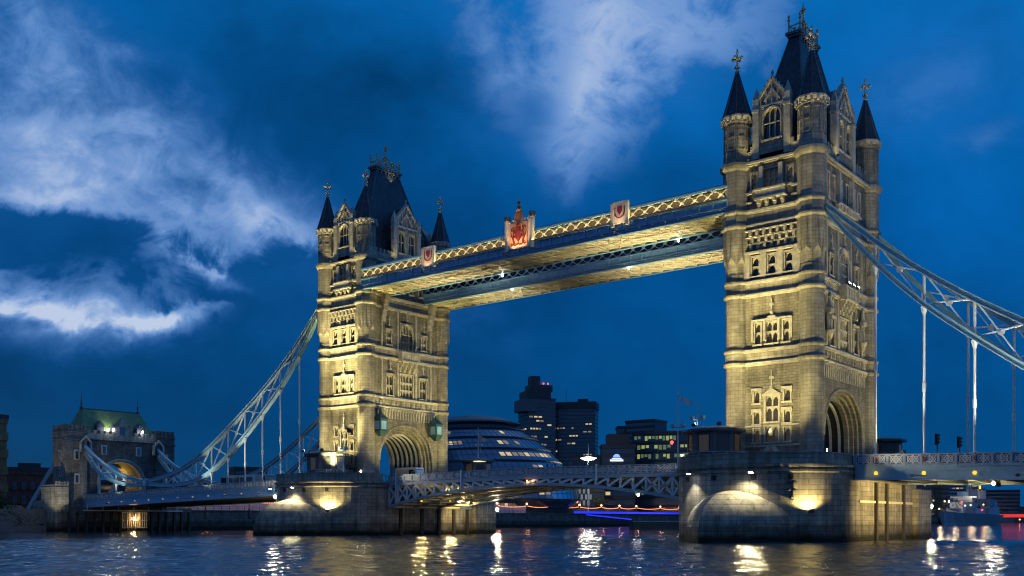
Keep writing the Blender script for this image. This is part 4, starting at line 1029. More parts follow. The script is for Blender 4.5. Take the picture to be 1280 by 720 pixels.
# ------------------------------------------------------------------ abutment tower on the left bank
def abutment():
    T = thing('abutment_tower', 'low stone gatehouse tower with a green roof at the left end of the bridge', 'gatehouse', (-181, 0, 0))
    Fz = Face((-175.6, 0, 0), (0, 1, 0), (1, 0, 0)); Bz = Face((-184.0, 0, 0), (0, -1, 0), (-1, 0, 0))
    A = arch_pts(5.9, 11.4, 5.8, 6.5, 24, 2.1)
    for F in (Fz, Bz):
        w = MB()
        for (a, za), (b, zb) in zip(A[1:-2], A[2:-1]): w.quad(F.p(a, za), F.p(b, zb), F.p(b, 22.4), F.p(a, 22.4))
        w.quad(F.p(-10, 0), F.p(-5.9, 0), F.p(-5.9, 22.4), F.p(-10, 22.4)); w.quad(F.p(5.9, 0), F.p(10, 0), F.p(10, 22.4), F.p(5.9, 22.4))
        w.build('wall', darkstone, T)
    v = MB()
    for i in range(len(A)-1): v.quad(Fz.p(*A[i], -1.2), Fz.p(*A[i+1], -1.2), Fz.p(*A[i+1], -8.3), Fz.p(*A[i], -8.3))
    v.build('archway_vault', stockbrick, T)
    c = MB()
    for k in range(3):
        o1 = arch_pts(6.4-k*0.25, 11.4, 6.3-k*0.25, 6.5, 24, 2.1); o2 = arch_pts(6.15-k*0.25, 11.4, 6.05-k*0.25, 6.5, 24, 2.1)
        for i in range(len(o1)-1): Fz.prism(c, [o1[i], o1[i+1], o2[i+1], o2[i]], -1.3 if k == 2 else -0.4, 0.35-0.2*k)
    c.build('arch_mould', trim, T)
    for s in (-1, 1):
        y0, y1 = (-14.4, -9.2) if s < 0 else (9.2, 14.4)
        m = MB(); m.box(-181.4, -175.0, y0, y1, 0, 21.6); m.box(-181.6, -174.8, y0-0.25, y1+0.25, 21.6, 21.95); m.box(-181.3, -175.1, y0-0.1, y1+0.1, 21.95, 24.4)
        m.box(-181.5, -174.9, y0-0.3, y1+0.3, 23.5, 23.75)
        m.box(-184.2, -181.4, y0+3.6*(s < 0), y1-3.6*(s > 0), 0, 22.6)
        for k in range(5):
            yy = y0+0.2+k*(y1-y0-0.9)/4; m.box(-175.6, -174.95, yy, yy+0.62, 24.4, 25.3)
            xx = -181.2+k*1.42; m.box(xx, xx+0.62, y0-0.15, y0+0.5, 24.4, 25.3)
        t = m.build('corner_turret', darkstone if s > 0 else rubble, T)
        Ez = Face((-178, -14.4, 0), (1, 0, 0), (0, -1, 0))
        if s < 0:
            for a, z in ((0.3, 17.4), (0.5, 13.0)):
                q = MB(); Ez.box(q, a-0.55, a+0.55, z-0.2, z, 0, 0.18); Ez.box(q, a-0.55, a-0.35, z, z+1.7, 0, 0.12); Ez.box(q, a+0.35, a+0.55, z, z+1.7, 0, 0.12); Ez.box(q, a-0.6, a+0.6, z+1.7, z+1.95, 0, 0.18); q.build('loop_frame', trim, t)
                q = MB(); q.quad(Ez.p(a-0.35, z, 0.02), Ez.p(a+0.35, z, 0.02), Ez.p(a+0.35, z+1.7, 0.02), Ez.p(a-0.35, z+1.7, 0.02)); q.build('loop_pane', glassd, t)
        for z in (11.5, 17.2):
            q = MB(); Fz.box(q, s*11.8-0.7, s*11.8+0.7, z-0.2, z+2.2, 0.6, 0.74); q.build('loop_frame', trim, t)
            q = MB(); Fz.box(q, s*11.8-0.35, s*11.8+0.35, z, z+1.8, 0.7, 0.77); q.build('loop_pane', glassd, t)
        hd = MB()                                  # gabled hood where the chain enters
        y = s*9.7; Fz.prism(hd, [(y-1.5, 19.0), (y-1.5, 21.4), (y, 23.0), (y+1.5, 21.4), (y+1.5, 19.0), (y+1.1, 19.0), (y+1.1, 21.2), (y, 22.4), (y-1.1, 21.2), (y-1.1, 19.0)], 0.2, 1.1)
        hd.build('chain_hood', trim, T)
    p = MB(); Fz.box(p, -9.2, 9.2, 22.4, 23.7, -0.5, 0.25); Fz.box(p, -9.2, 9.2, 22.1, 22.4, -0.3, 0.5)
    for k in range(12): Fz.box(p, -8.9+k*1.55, -8.0+k*1.55, 23.7, 24.4, -0.45, 0.2)
    Bz.box(p, -9.2, 9.2, 22.4, 23.7, -0.5, 0.25)
    p.build('parapet', ashlar, T)
    g = MB(); Fz.prism(g, [(-2.3, 22.45), (-2.3, 25.0), (0, 28.0), (2.3, 25.0), (2.3, 22.45)], -0.6, 0.42)
    for s in (-1, 1): Fz.box(g, s*2.4-0.3, s*2.4+0.3, 22.45, 26.2, -0.6, 0.55)
    go = g.build('gable', ashlar, T)
    g = MB(); Fz.box(g, -0.6, 0.6, 23.6, 25.6, 0.43, 0.5); g.build('gable_window', glassd, go)
    for s in (-1, 1):
        dm = MB(); yy = s*5.3; dm.box(-177.3, -175.9, yy-0.9, yy+0.9, 24.0, 25.6); dm.prism([(-177.3, yy-1.1, 25.6), (-177.3, yy+1.1, 25.6), (-177.3, yy, 26.8)], (1.6, 0, 0)); dm.build('dormer', lead, T)
    for s in (-4.6, 4.6):
        q = MB(); Fz.box(q, s-0.75, s+0.75, 18.6, 20.9, 0, 0.16); o = q.build('window', trim, T); q = MB(); Fz.box(q, s-0.4, s+0.4, 18.8, 20.6, 0.1, 0.19); q.build('pane', glassd, o)
    r = MB(); r.add([(-176.6, -10, 23.6), (-176.6, 10, 23.6), (-184.4, 10, 23.6), (-184.4, -10, 23.6), (-179.6, -7.8, 29.7), (-179.6, 7.4, 29.7), (-181.4, 7.4, 29.7), (-181.4, -7.8, 29.7)],
                      [(0, 1, 5, 4), (1, 2, 6, 5), (2, 3, 7, 6), (3, 0, 4, 7), (4, 5, 6, 7)])
    ro = r.build('roof', copper, T)
    f = MB(); f.box(-180.7, -180.3, -7.8, 7.4, 29.7, 30.1)
    for y in (-7.7, 7.3): f.lathe(-180.5, y, [(0.4, 29.7), (0.45, 30.3), (0.15, 30.6), (0.25, 31.4), (0.1, 31.7), (0.05, 33.6)], 6)
    f.build('ridge_crest', lead, ro)
    w = MB(); w.box(-180.5, -173.6, -17.6, -14.5, -1, 10.9); w.box(-180.7, -173.4, -17.8, -14.5, 10.0, 10.35)
    for k in range(5): w.box(-173.9, -173.45, -17.6+k*0.68, -17.2+k*0.68, 10.9, 11.6)
    w.box(-186, -180.5, -17.0, -14.5, -1, 7.2)
    w.build('river_wing', granite, T)
    w = MB(); w.box(-178, -172.0, -16.2, 17.5, -3, 5.6); po = w.build('pier_base', darkstone, T)
    for k in range(16):
        w = MB(); y = -15.4+k*2.13; w.box(-172.0, -171.55, y-0.25, y+0.25, -3, 4.6); w.build('fender_post', timber, T)
    w = MB(); w.box(-171.9, -171.3, -12, 14.5, 4.75, 5.0)
    for k in range(7): w.box(-171.8, -171.7, -11+k*4, -10.85+k*4, 5.0, 6.6)
    w.build('gantry_rail', white, T)
    for s in (-1, 1):
        b = MB(); y = s*9.7; b.beam((-184, y, 21.5), (-204, y, 5.4), 0.5, 0.8); b.beam((-184, y-0.3, 20.2), (-204, y-0.3, 4.2), 0.4, 0.5); b.build('land_tie', paleblue, T)
abutment()
# ------------------------------------------------------------------ pier cabins, masts, lamps
def cabin(cx, cy, label, r=3.7, mast=None, lampson=True):
    T = thing('control_cabin', label, 'cabin', (cx, cy, 9.3), 'control cabins on the piers')
    m = MB(); m.lathe(cx, cy, [(r, 9.3), (r, 11.1)], 8, PI/8, 1.0, 0.8); m.lathe(cx, cy, [(r-0.25, 11.1), (r-0.25, 13.9)], 8, PI/8, 1.0, 0.8)
    m.build('wall', concrete, T)
    for k in range(8):
        g = PI/4*k; c, s = math.cos(g), math.sin(g); rr = (r-0.25)*math.cos(PI/8)
        p = Vector((cx+c*rr, cy+s*rr*0.8, 0)); nn = Vector((c*0.8, s, 0)).normalized(); t = Vector((-nn.y, nn.x, 0))
        w = MB()
        for e in (-0.75, 0.75): w.obox(p+nn*0.03+Vector((0, 0, 12.45))+t*e, t*0.06, nn*0.05, (0, 0, 1.15))
        for e in (11.35, 13.55): w.obox(p+nn*0.03+Vector((0, 0, e)), t*0.8, nn*0.05, (0, 0, 0.06))
        f = w.build('window', steeld, T)
        w = MB(); q = p+nn*0.02
        w.quad(q-t*0.75+Vector((0, 0, 11.35)), q+t*0.75+Vector((0, 0, 11.35)), q+t*0.75+Vector((0, 0, 13.55)), q-t*0.75+Vector((0, 0, 13.55)))
        w.build('pane', dim if k % 3 == 0 else glassd, f)
    m = MB(); m.lathe(cx, cy, [(r+0.35, 13.9), (r+0.45, 14.05), (r+0.45, 14.3), (r*0.5, 14.7), (0.5, 14.8)], 8, PI/8, 1.0, 0.8); m.build('roof', lead, T)
    m = MB()
    for k in range(16):
        g = PI/8*k; a = (cx+math.cos(g)*(r+0.9), cy+math.sin(g)*(r*0.8+0.9)); b = (cx+math.cos(g+PI/8)*(r+0.9), cy+math.sin(g+PI/8)*(r*0.8+0.9))
        m.tube((*a, 9.3), (*a, 11.3), 0.04, 5); m.tube((*a, 11.25), (*b, 11.25), 0.035, 5); m.tube((*a, 10.4), (*b, 10.4), 0.03, 5)
    m.build('guard_rail', paleblue, T)
    return T
CN = cabin(-6.0, -14.8, 'pale octagonal control cabin on the nearer pier, left of the right tower', 3.8)
CS = cabin(-81.5, -15.2, 'dark octagonal control cabin on the farther pier, before the left tower', 4.2)
cabin(-73.6, 16.6, 'control cabin beyond the left tower, seen against the round glass building', 3.4)
cabin(5.2, 15.6, 'control cabin behind the right tower, only its eaves showing', 3.4)
def sphere(m, x, y, z, r, n=10):
    m.lathe(x, y, [(r*math.sin(PI*k/6)+0.001, z-r*math.cos(PI*k/6)) for k in range(7)], n)
def mast(x, y, z0, z1, label, flagc=None, red=False):
    T = thing('signal_mast', label, 'mast', (x, y, z0), 'masts on the piers')
    m = MB(); m.tube((x, y, z0), (x, y, z1), 0.11, 8, 0.05); sphere(m, x, y, z1, 0.12); m.build('pole', white, T)
    zm = z0+(z1-z0)*0.48
    m = MB(); m.box(x-0.9, x+0.9, y-0.06, y+0.06, zm, zm+0.12); m.box(x-0.95, x-0.55, y-0.3, y+0.3, zm+0.12, zm+0.55); m.box(x+0.5, x+1.0, y-0.3, y+0.3, zm+0.12, zm+0.5); m.tube((x+0.6, y, zm-0.9), (x+0.6, y, zm+1.3), 0.04, 5)
    m.build('instrument_arm', paleblue, T)
    if flagc:
        m = MB(); n = 8; vs = []
        for i in range(n+1):
            u = i/n*1.7; wv = 0.22*math.sin(i*1.1); vs += [(x+0.25+u, y+wv, z1-1.4-0.45*u), (x+0.25+u, y+wv, z1-2.1-0.5*u+0.1*math.sin(i))]
        m.add(vs, [(2*i, 2*i+1, 2*i+3, 2*i+2) for i in range(n)]); m.build('flag', flagc, T)
    if red:
        m = MB(); m.box(x-0.8, x-0.2, y-0.1, y+0.1, z0+3.1, z0+3.25); m.build('lamp_arm', steeld, T); m = MB(); sphere(m, x-0.85, y-0.05, z0+3.3, 0.24); m.build('red_lamp', redl, T)
    return T
mast(-9.0, -18.8, 9.3, 20.0, 'white mast with a pale flag and red lamp on the nearer pier', white, True)
mast(-7.2, -16.9, 13.6, 17.6, 'short grey aerial mast on the roof of the nearer control cabin')
mast(-75.6, -16.4, 9.3, 20.3, 'white mast with a drooping dark flag before the left tower', steeld, False)
mast(-73.0, 16.2, 13.6, 20.6, 'white flagstaff on the cabin roof against the round glass building', canvas, False)

def lamp_glow(T, loc, power, col, r=0.2):
    l = bpy.data.lights.new('lamp_light', 'POINT'); l.energy = power; l.color = col; l.shadow_soft_size = r
    o = bpy.data.objects.new('lamp_light', l); C.objects.link(o); o.parent = T; o.location = Vector(loc) - ORG[T]
def spot(T, loc, tgt, power, size, blend=0.4, col=(1.0, 0.74, 0.36), r=0.15):
    l = bpy.data.lights.new('beam', 'SPOT'); l.energy = power; l.color = col; l.shadow_soft_size = r
    l.spot_size = math.radians(size); l.spot_blend = blend
    o = bpy.data.objects.new('beam', l); C.objects.link(o); o.parent = T; o.location = Vector(loc) - ORG[T]
    o.rotation_euler = (Vector(tgt) - Vector(loc)).to_track_quat('-Z', 'Y').to_euler()
def floodlight(loc, tgt, label, power, size, blend=0.4, col=(1.0, 0.76, 0.36), lens=None, group='floodlights on the piers', sc=1.0, beams=None):
    """box floodlight on a stirrup, aimed at tgt"""
    loc = Vector(loc); T = thing('floodlight', label, 'floodlight', loc, group)
    d = (Vector(tgt) - loc).normalized(); a = d.cross(Vector((0, 0, 1)))
    a = a.normalized() if a.length > 1e-3 else Vector((1, 0, 0)); u = a.cross(d)
    m = MB(); m.obox(loc - d*0.18*sc, a*0.26*sc, u*0.2*sc, d*0.16*sc); m.obox(loc - d*0.3*sc, a*0.2*sc, u*0.15*sc, d*0.12*sc)
    m.build('housing', steeld, T)
    m = MB(); m.obox(loc - d*0.2*sc - u*0.24*sc, a*0.3*sc, u*0.03*sc, d*0.05*sc); m.obox(loc - d*0.2*sc - a*0.3*sc - u*0.1*sc, a*0.02*sc, u*0.16*sc, d*0.05*sc); m.obox(loc - d*0.2*sc + a*0.3*sc - u*0.1*sc, a*0.02*sc, u*0.16*sc, d*0.05*sc)
    m.build('stirrup', steeld, T)
    m = MB(); m.obox(loc - d*0.01*sc, a*0.22*sc, u*0.16*sc, d*0.012); m.build('lens', lens or lampw, T)
    spot(T, loc + d*0.06*sc, tgt, power, size, blend, col)
    for t2, p2, s2 in (beams or []): spot(T, loc + d*0.06*sc, t2, p2, s2, blend, col)
    return T
WARM = (1.0, 0.82, 0.32)
for cx, nm, k, xs in ((0.0, 'nearer', 0.60, (-7.6, -4.0)), (-82.3, 'farther', 1.25, (-3.2, 1.8))):
    for i, x in enumerate(xs):
        floodlight((cx+x, -16.9, 15.0), (cx+x*0.3, -10.2, 20), '%s floodlight on the cabin roof, lighting the face of the %s tower' % (('left', 'right')[i], nm), 2200*k, 120, 0.75, WARM,
                   beams=[((cx+x*0.25, -10.4, 30), 13000*k, 46), ((cx+x*0.1, -10.4, 42), 28000*k, 32)], group='floodlights on the cabin roofs')
    floodlight((cx+3.5, -20.6, 9.9) if cx > -1 else (cx+6.2, -19.4, 10.2), (cx+0.5, -10.2, 24), 'floodlight inside the parapet of the %s pier, aimed at the tower' % nm, 26000*k, 70 if cx > -1 else 52, 0.85, WARM, beams=[((cx, -10.4, 46), 62000*k, 40)])
    f = 0.55 if cx < -1 else 0.30
    for y in (-9.0, 9.0):  # parapet floodlights added to light the road faces
        floodlight((cx+16.2, y, 10.9), (cx+5.8, y*0.3, 24), 'added floodlight on the parapet facing the road arch of the %s tower, %s side' % (nm, 'near' if y < 0 else 'far'), 13000*f, 100, 0.7, WARM,
                   beams=[((cx+5.8, y*0.3, 36), 30000*f, 50)], group='added floodlights facing the road arches', lens=lamps_small)
for cx, nm in ((0.0, 'nearer'), (-82.3, 'farther')):  # small uplights added to brighten the tower tops
    for sx in (-1, 1):
        floodlight((cx+sx*2.9, -11.0, 50.0), (cx+sx*4.6, -10.4, 60), 'small added uplight on the cornice of the %s tower, %s turret' % (nm, 'left' if sx < 0 else 'right'), 170, 100, 0.8, WARM, sc=0.6, group='added uplights on the tower cornices', lens=lamps_small)
    floodlight((cx+1.6, 0.6, 66.2), (cx, 0, 74), 'small added uplight at the top of the %s tower roof' % nm, 260, 120, 0.8, WARM, sc=0.6, group='added uplights on the tower cornices', lens=lamps_small)
    floodlight((cx+6.6, -4.5, 50.2), (cx+6.0, 0, 58), 'small added uplight before the road side gable of the %s tower' % nm, 200, 110, 0.8, WARM, sc=0.6, group='added uplights on the tower cornices', lens=lamps_small)
# floodlights added to brighten the outer faces of the spans
for p, t, nm, pw in (((-72.5, -15.2, 10.95), (-54, -9.6, 7.0), 'farther', 1800), ((-9.5, -15.6, 10.95), (-26, -9.6, 7.0), 'nearer', 1500), ((9.6, -16.0, 10.95), (27, -10.3, 8.6), 'nearer', 3600)):
    floodlight(p, t, 'added floodlight on the parapet of the %s pier, aimed along the %s span' % (nm, 'right side' if t[0] > 0 else 'middle'), pw, 85, 0.7, (1.0, 0.86, 0.60), group='added floodlights along the middle span')
# walkway soffit lights, added on the piers to brighten the cream underside
for i, (p, t, nm) in enumerate((((-9.6, -13.5, 10.0), (-32, -8.0, 43.5), 'nearer pier, near'), ((-72.6, -13.5, 10.0), (-49, -8.0, 43.5), 'farther pier, near'),
                                ((-9.6, 13.5, 10.0), (-32, 8.0, 43.5), 'nearer pier, far'), ((-72.6, 13.5, 10.0), (-49, 8.0, 43.5), 'farther pier, far'))):
    floodlight(p, t, 'added floodlight on the %s side, aimed up at the walkway floor' % nm, 75000, 66, 0.6, (1.0, 0.84, 0.46))
for i, x in enumerate((-42.4, -39.2)):
    T = thing('bracket_lamp', 'outrigger lamp below the coat of arms, %s of the pair' % ('left' if i == 0 else 'right'), 'lamp', (x, -13.4, 43.6), 'lamps below the coat of arms')
    m = MB(); m.tube((x, -11.6, 43.4), (x, -13.4, 43.5), 0.05, 5); m.build('bracket', steeld, T)
    m = MB(); m.box(x-0.18, x+0.18, -13.6, -13.25, 43.45, 43.62); m.build('housing', steeld, T)
    spot(T, (x, -13.4, 43.7), (-40.8, -11.8, 47.3), 900, 80, 0.6, (1.0, 0.60, 0.36))
for x, nm in ((-60.0, 'left'), (-22.4, 'right')):
    T = thing('bracket_lamp', 'outrigger lamp below the %s shield pedestal of the walkway' % nm, 'lamp', (x, -13.2, 43.6), 'lamps below the shields')
    m = MB(); m.tube((x, -11.6, 43.4), (x, -13.2, 43.5), 0.05, 5); m.box(x-0.15, x+0.15, -13.35, -13.05, 43.45, 43.6); m.build('bracket', steeld, T)
    spot(T, (x, -13.2, 43.66), (x, -11.7, 46.8), 420, 70, 0.6, (1.0, 0.66, 0.42))
# strip lights added to brighten the near walkway lattice; starry lamps under the walkways
def added_strip_light(T, x0, x1, y, z, power, ry):
    m = MB(); m.box(x0, x1, y-0.07, y+0.07, z-0.1, z-0.02); m.build('added_strip_fitting', steeld, T)
    l = bpy.data.lights.new('strip', 'AREA'); l.shape = 'RECTANGLE'; l.size = x1-x0; l.size_y = 0.08; l.energy = power; l.color = (1.0, 0.80, 0.38)
    o = bpy.data.objects.new('strip', l); C.objects.link(o); o.parent = T; o.location = Vector(((x0+x1)/2, y, z)) - ORG[T]
    o.rotation_euler = (PI - ry, 0, 0)
for x0, x1 in ((-76, -61.6), (-58.6, -43.6), (-38.0, -24.0), (-20.8, -6.2)): added_strip_light(WN, x0, x1, -11.72, 45.32, 420, math.radians(-28))
def bulb(loc, label, cat, group, m, r, power=0, col=(1, 0.95, 0.85), down=None, name='lamp'):
    T = thing(name, label, cat, loc, group); x, y, z = loc
    b = MB(); sphere(b, x, y, z, r); b.build('globe', m, T)
    b = MB(); b.lathe(x, y, [(r*0.5, z+r*0.9), (r*0.7, z+r*1.2), (r*0.3, z+r*1.6)], 8); b.build('lamp_cap', steeld, T)
    if power:
        if down: spot(T, Vector(loc)+(Vector(down)-Vector(loc)).normalized()*(r+0.1), down, power, 120, 0.6, col, 0.2)
        else: lamp_glow(T, (x, y, z-r-0.15), power, col)
    return T
for x, y, nm in ((-17.0, -4.4, 'right end of the nearer'), (-50.0, -4.4, 'middle of the nearer'), (-8.0, 4.4, 'right end of the farther'), (-31.0, 4.4, 'middle of the farther'), (-55.0, 4.4, 'left end of the farther')):
    bulb((x, y, 43.1), 'small white lamp hung under the %s high walkway' % nm, 'lamp', 'lamps under the high walkways', lampw, 0.15, 60)
# lamps on the pier walls
def drum_pt(cx, a, off): return (cx-10.65*math.cos(PI*a)-off*math.cos(PI*a), -14-8*math.sin(PI*a)-off*math.sin(PI*a))
def wall_lamp(cx, a, z, tgt, label, power, mt, col, size=110):
    x, y = drum_pt(cx, a, 1.0); x0, y0 = drum_pt(cx, a, -0.1)
    T = floodlight((x, y, z), tgt, label, power, size, 0.5, col, mt, 'lamps fixed to the pier walls')
    m = MB(); m.tube((x0, y0, z+0.15), (x, y, z+0.25), 0.05, 6); m.build('arm', steeld, T)
wall_lamp(0, 0.333, 8.3, (-6.2, -22.6, 1), 'bluish lamp on the left of the nearer pier wall', 1800, lampb, (1, 0.9, 0.68), 100)
wall_lamp(0, 0.581, 8.2, (2.2, -26.0, 2), 'warm lamp over the domed cutwater of the nearer pier', 3000, lampw, (1, 0.82, 0.45), 150)
wall_lamp(0, 0.785, 3.8, (7.9, -18.5, 6.6), 'uplight washing the right of the nearer pier wall', 2800, lampy, (1, 0.74, 0.26), 140)
wall_lamp(-82.3, 0.528, 8.1, (-81.8, -26, 2), 'lamp over the domed cutwater of the farther pier', 3400, lampb, (1, 0.82, 0.45), 150)
wall_lamp(-82.3, 0.261, 8.1, (-89.8, -20.6, 2), 'bluish lamp at the left edge of the farther pier', 1200, lampb, (1, 0.86, 0.55), 90)
wall_lamp(-82.3, 0.727, 4.3, (-75.2, -19.8, 7.4), 'lamp washing the right of the farther pier wall', 4800, lampw, (1, 0.76, 0.28), 140)
def pole_lamp(x, y, z, yb, label, power, mt, xb=None):
    T = bulb((x, y, z), label, 'lamp', 'bright white lamps on the pier corners', mt, 0.30, power, (1.0, 0.84, 0.52))
    m = MB(); m.tube((xb if xb is not None else x, yb, z+0.5), (x, y, z+0.45), 0.05, 6); m.build('arm', steeld, T)
pole_lamp(-71.0, 19.6, 4.7, 18.6, 'bright white lamp on the far right corner of the farther pier', 9000, lampw)
pole_lamp(11.3, 19.5, 4.6, 18.6, 'bright white lamp on the right-hand corner of the nearer pier', 3500, lampw)
pole_lamp(-94.0, -16.6, 6.9, -16.6, 'bright white lamp on the left side of the farther pier', 2600, lampw, -92.8)
# slung lights for the undersides, and an added floodlight for the near pier flank
for p, t, nm, pw in (((26, -6, 6.7), (11, 4, 3.5), 'right side span, added to light the nearer pier', 24000), ((-67.5, 2.0, 6.0), (-48, 0, 9), 'farther bascule, lighting the ironwork', 4500),
                     ((-66.5, -6.5, 5.9), (-50, -6, 9), 'farther bascule near its outer girder', 4500), ((-66, 6.0, 5.6), (-71.6, 10, 2), 'farther bascule, lighting the pier flank', 2600),
                     ((-16.5, 2.0, 6.0), (-34, 0, 9), 'nearer bascule, lighting the ironwork', 2600), ((22, 3, 6.7), (40, 0, 8.5), 'right side span, lighting its own floor', 2500), ((-100, 2, 7.0), (-120, 0, 8.3), 'left side span, lighting its own floor', 1800)):
    floodlight(p, t, 'floodlight slung under the %s' % nm, pw, 115, 0.6, (1.0, 0.72, 0.29), lampy, 'floodlights slung under the decks')
bulb((-20.58, -9.6, 6.2), 'small bluish lamp under the edge of the right half of the middle span', 'lamp', 'small lamps under the decks', lampb, 0.2, 3500, (1.0, 0.93, 0.75), (-20.6, -12, 0))
for x, nm in ((-40.7, 'left'), (-39.6, 'right')): bulb((x, -9.75, 8.7), 'small orange lamp at mid span, %s of the pair' % nm, 'lamp', 'navigation lamps at mid span', lampo, 0.11, 15, (1, 0.45, 0.2))
bulb((25.4, -5.0, 6.9), 'bright lamp hanging under the right side span', 'lamp', 'small lamps under the decks', lampw, 0.2, 450, (1.0, 0.88, 0.6))
# river traffic lights on the near pier
def river_signal(cx, a, z, label):
    x, y = drum_pt(cx, a, 0.28); T = thing('river_signal', label, 'signal', (x, y, z), 'signals fixed to the pier walls')
    m = MB(); m.box(x-0.07, x+0.07, y-0.1, y+0.25, z-1.3, z+1.1); m.build('bracket', steeld, T)
    for i, (dx, dz_) in enumerate(((-0.32, 0.9), (0.36, 0.85), (-0.3, -0.05), (0.36, -0.1), (-0.05, -1.0))):
        m = MB(); m.tube((x+dx, y+0.05, z+dz_), (x+dx, y-0.35, z+dz_), 0.17, 8); m.tube((x+dx, y-0.35, z+dz_+0.03), (x+dx, y-0.55, z+dz_+0.06), 0.19, 8, 0.17); m.build('signal_lamp', steeld, T)
river_signal(0, 0.725, 6.2, 'cluster of dark signal lamps on the floodlit wall of the nearer pier')
# balcony floodlights of the near tower
for y in (-1.6, 0.0, 1.6):
    floodlight((7.1, y, 33.95), (9.5, y, 36.0), 'white balcony floodlight on the right tower, %s of three' % {-1.6: 'left', 0.0: 'middle', 1.6: 'right'}[y], 300, 110, 0.6, (1, 0.9, 0.7), lampb, 'balcony floodlights', 0.8)
# teal lanterns on the far tower, over the road arch
for y, nm in ((-7.9, 'left'), (6.6, 'right')):
    x = -75.3; T = thing('wall_lantern', 'big teal box lantern at the %s of the far tower road arch' % nm, 'lantern', (x, y, 18), 'teal lanterns by the road arch')
    m = MB(); m.box(x-0.85, x+0.85, y-0.85, y+0.85, 18.4, 20.6); m.lathe(x, y, [(0.4, 17.6), (1.15, 18.4)], 4, PI/4); m.build('lantern_box', tealp, T)
    m = MB(); m.lathe(x, y, [(1.45, 20.6), (1.4, 20.75), (0.35, 21.7), (0.1, 22.4)], 4, PI/4); m.build('lantern_roof', tealp, T)
    for sx, sy in ((1, 0), (0, -1)):
        m = MB(); m.box(x+sx*0.87-(0.6 if sy else 0.02), x+sx*0.87+(0.6 if sy else 0.02), y+sy*0.87-(0.6 if sx else 0.02), y+sy*0.87+(0.6 if sx else 0.02), 18.8, 20.3); m.build('lantern_panel', blue, T)
    m = MB(); m.beam((-76.7, y, 18.9), (x-0.8, y, 18.9), 0.2, 0.3); m.beam((-76.7, y, 20.4), (x-0.8, y, 20.4), 0.2, 0.3); m.build('wall_bracket', steeld, T)

# floodlights on outriggers, added to brighten the outer faces of the chains
for xc, d, nm, f in ((0, 1, 'right', 2.0), (-82.3, -1, 'left', 1.0)):
    for sx, tx, tz, pw, nn in ((19, 20, 30, 3800, 'tower end'), (30, 26, 24, 5200, 'upper part'), (46, 38, 17, 3000, 'lower part'), (74, 78, 14, 1500, 'gatehouse end')):
        x = xc+d*sx; zb = dz(x)-2.6
        T = floodlight((x, -14.6, zb), (xc+d*tx, -9.7, tz), 'added outrigger floodlight lighting the %s chain, %s' % (nm, nn), pw*f*1.9, 62 if tz < 30 else 46, 0.7, (1.0, 0.93, 0.74), lamps_small, 'added floodlights lighting the chains', 0.7)
        m = MB(); m.tube((x, -10.3, zb), (x, -14.6, zb-0.1), 0.05, 5); m.build('outrigger', steeld, T)
# abutment tower lamps
for y, nm in ((-3.9, 'left'), (-2.5, 'middle'), (5.3, 'right')): bulb((-174.9, y, 24.75), 'small bluish lamp standing on the gatehouse parapet, %s of three' % nm, 'lamp', 'lamps on the gatehouse parapet', lampb, 0.24)
for i, (y, nm) in enumerate(((-3.9, 'left'), (-2.6, 'middle'), (5.2, 'right'))):
    floodlight((-176.3, y, 24.3), (-179.6, y*0.4, 28.0), 'bluish floodlight on the gatehouse parapet, %s of three' % nm, 800, 120, 0.9, (0.95, 1.0, 0.40), lampb, 'parapet floodlights of the gatehouse', 0.8)
floodlight((-167, -24, 1.9), (-177.2, -14.5, 14), 'quay floodlight standing off the gatehouse turret', 5500, 54, 0.6, (1.0, 0.85, 0.6), lampw, 'quay floodlights', 1.4)
floodlight((-196, -26, 2.6), (-213, -17, 17), 'quay floodlight beside the brick warehouse', 12000, 70, 0.6, (1.0, 0.76, 0.25), lampw, 'quay floodlights', 1.4)
bulb((-170.8, 0.5, 3.2), 'lamp inside the timber cage on the left pier base', 'lamp', 'cage lamp', lampo, 0.22, 1200, (1, 0.6, 0.25))
bulb((-183, 3.0, 14.5), 'yellow lamp under the gatehouse arch', 'lamp', 'arch lamp', lampy, 0.3, 700, (1, 0.7, 0.2))
T = thing('timber_cage', 'lit cage of pale timber slats at the foot of the gatehouse', 'cage', (-171, 0.5, 0.5))
m = MB()
for k in range(11): m.box(-171.2+0.1, -171.0+0.1, -2.4+k*0.58, -2.25+k*0.58, 0.6, 4.6); 
for k in range(4): m.box(-170.0, -169.9, -2.4+k*1.9, -2.25+k*1.9, 0.6, 4.4)
for z in (0.7, 2.4, 4.3): m.box(-171.05, -170.9, -2.4, 3.6, z, z+0.15); m.box(-169.98, -169.85, -2.4, 3.6, z, z+0.15)
m.build('slats', cream, T)
# ------------------------------------------------------------------ traffic
def traffic_light(x, y, z, label):
    T = thing('traffic_light', label, 'traffic light', (x, y, 9.1), 'traffic lights on the right span')
    m = MB(); m.tube((x, y, 8.9), (x, y, z-0.72), 0.08, 8); m.build('post', steeld, T)
    m = MB(); m.box(x-0.15, x+0.15, y-0.14, y+0.14, z-0.72, z+0.55); m.build('signal_head', rubber, T)
    for k in range(3):
        for sx in (1,):
            m = MB(); m.tube((x+sx*0.13, y, z+0.33-k*0.4), (x+sx*0.33, y, z+0.37-k*0.4), 0.13, 8, 0.11); m.build('hood', rubber, T)
    m = MB(); m.box(x-0.22, x-0.17, y-0.28, y+0.28, z-0.8, z+0.62); m.build('backboard', rubber, T)
traffic_light(18.5, -3.0, 12.7, 'left of two dark traffic lights on the right road span')
traffic_light(21.1, -3.0, 12.2, 'right of two dark traffic lights on the right road span')
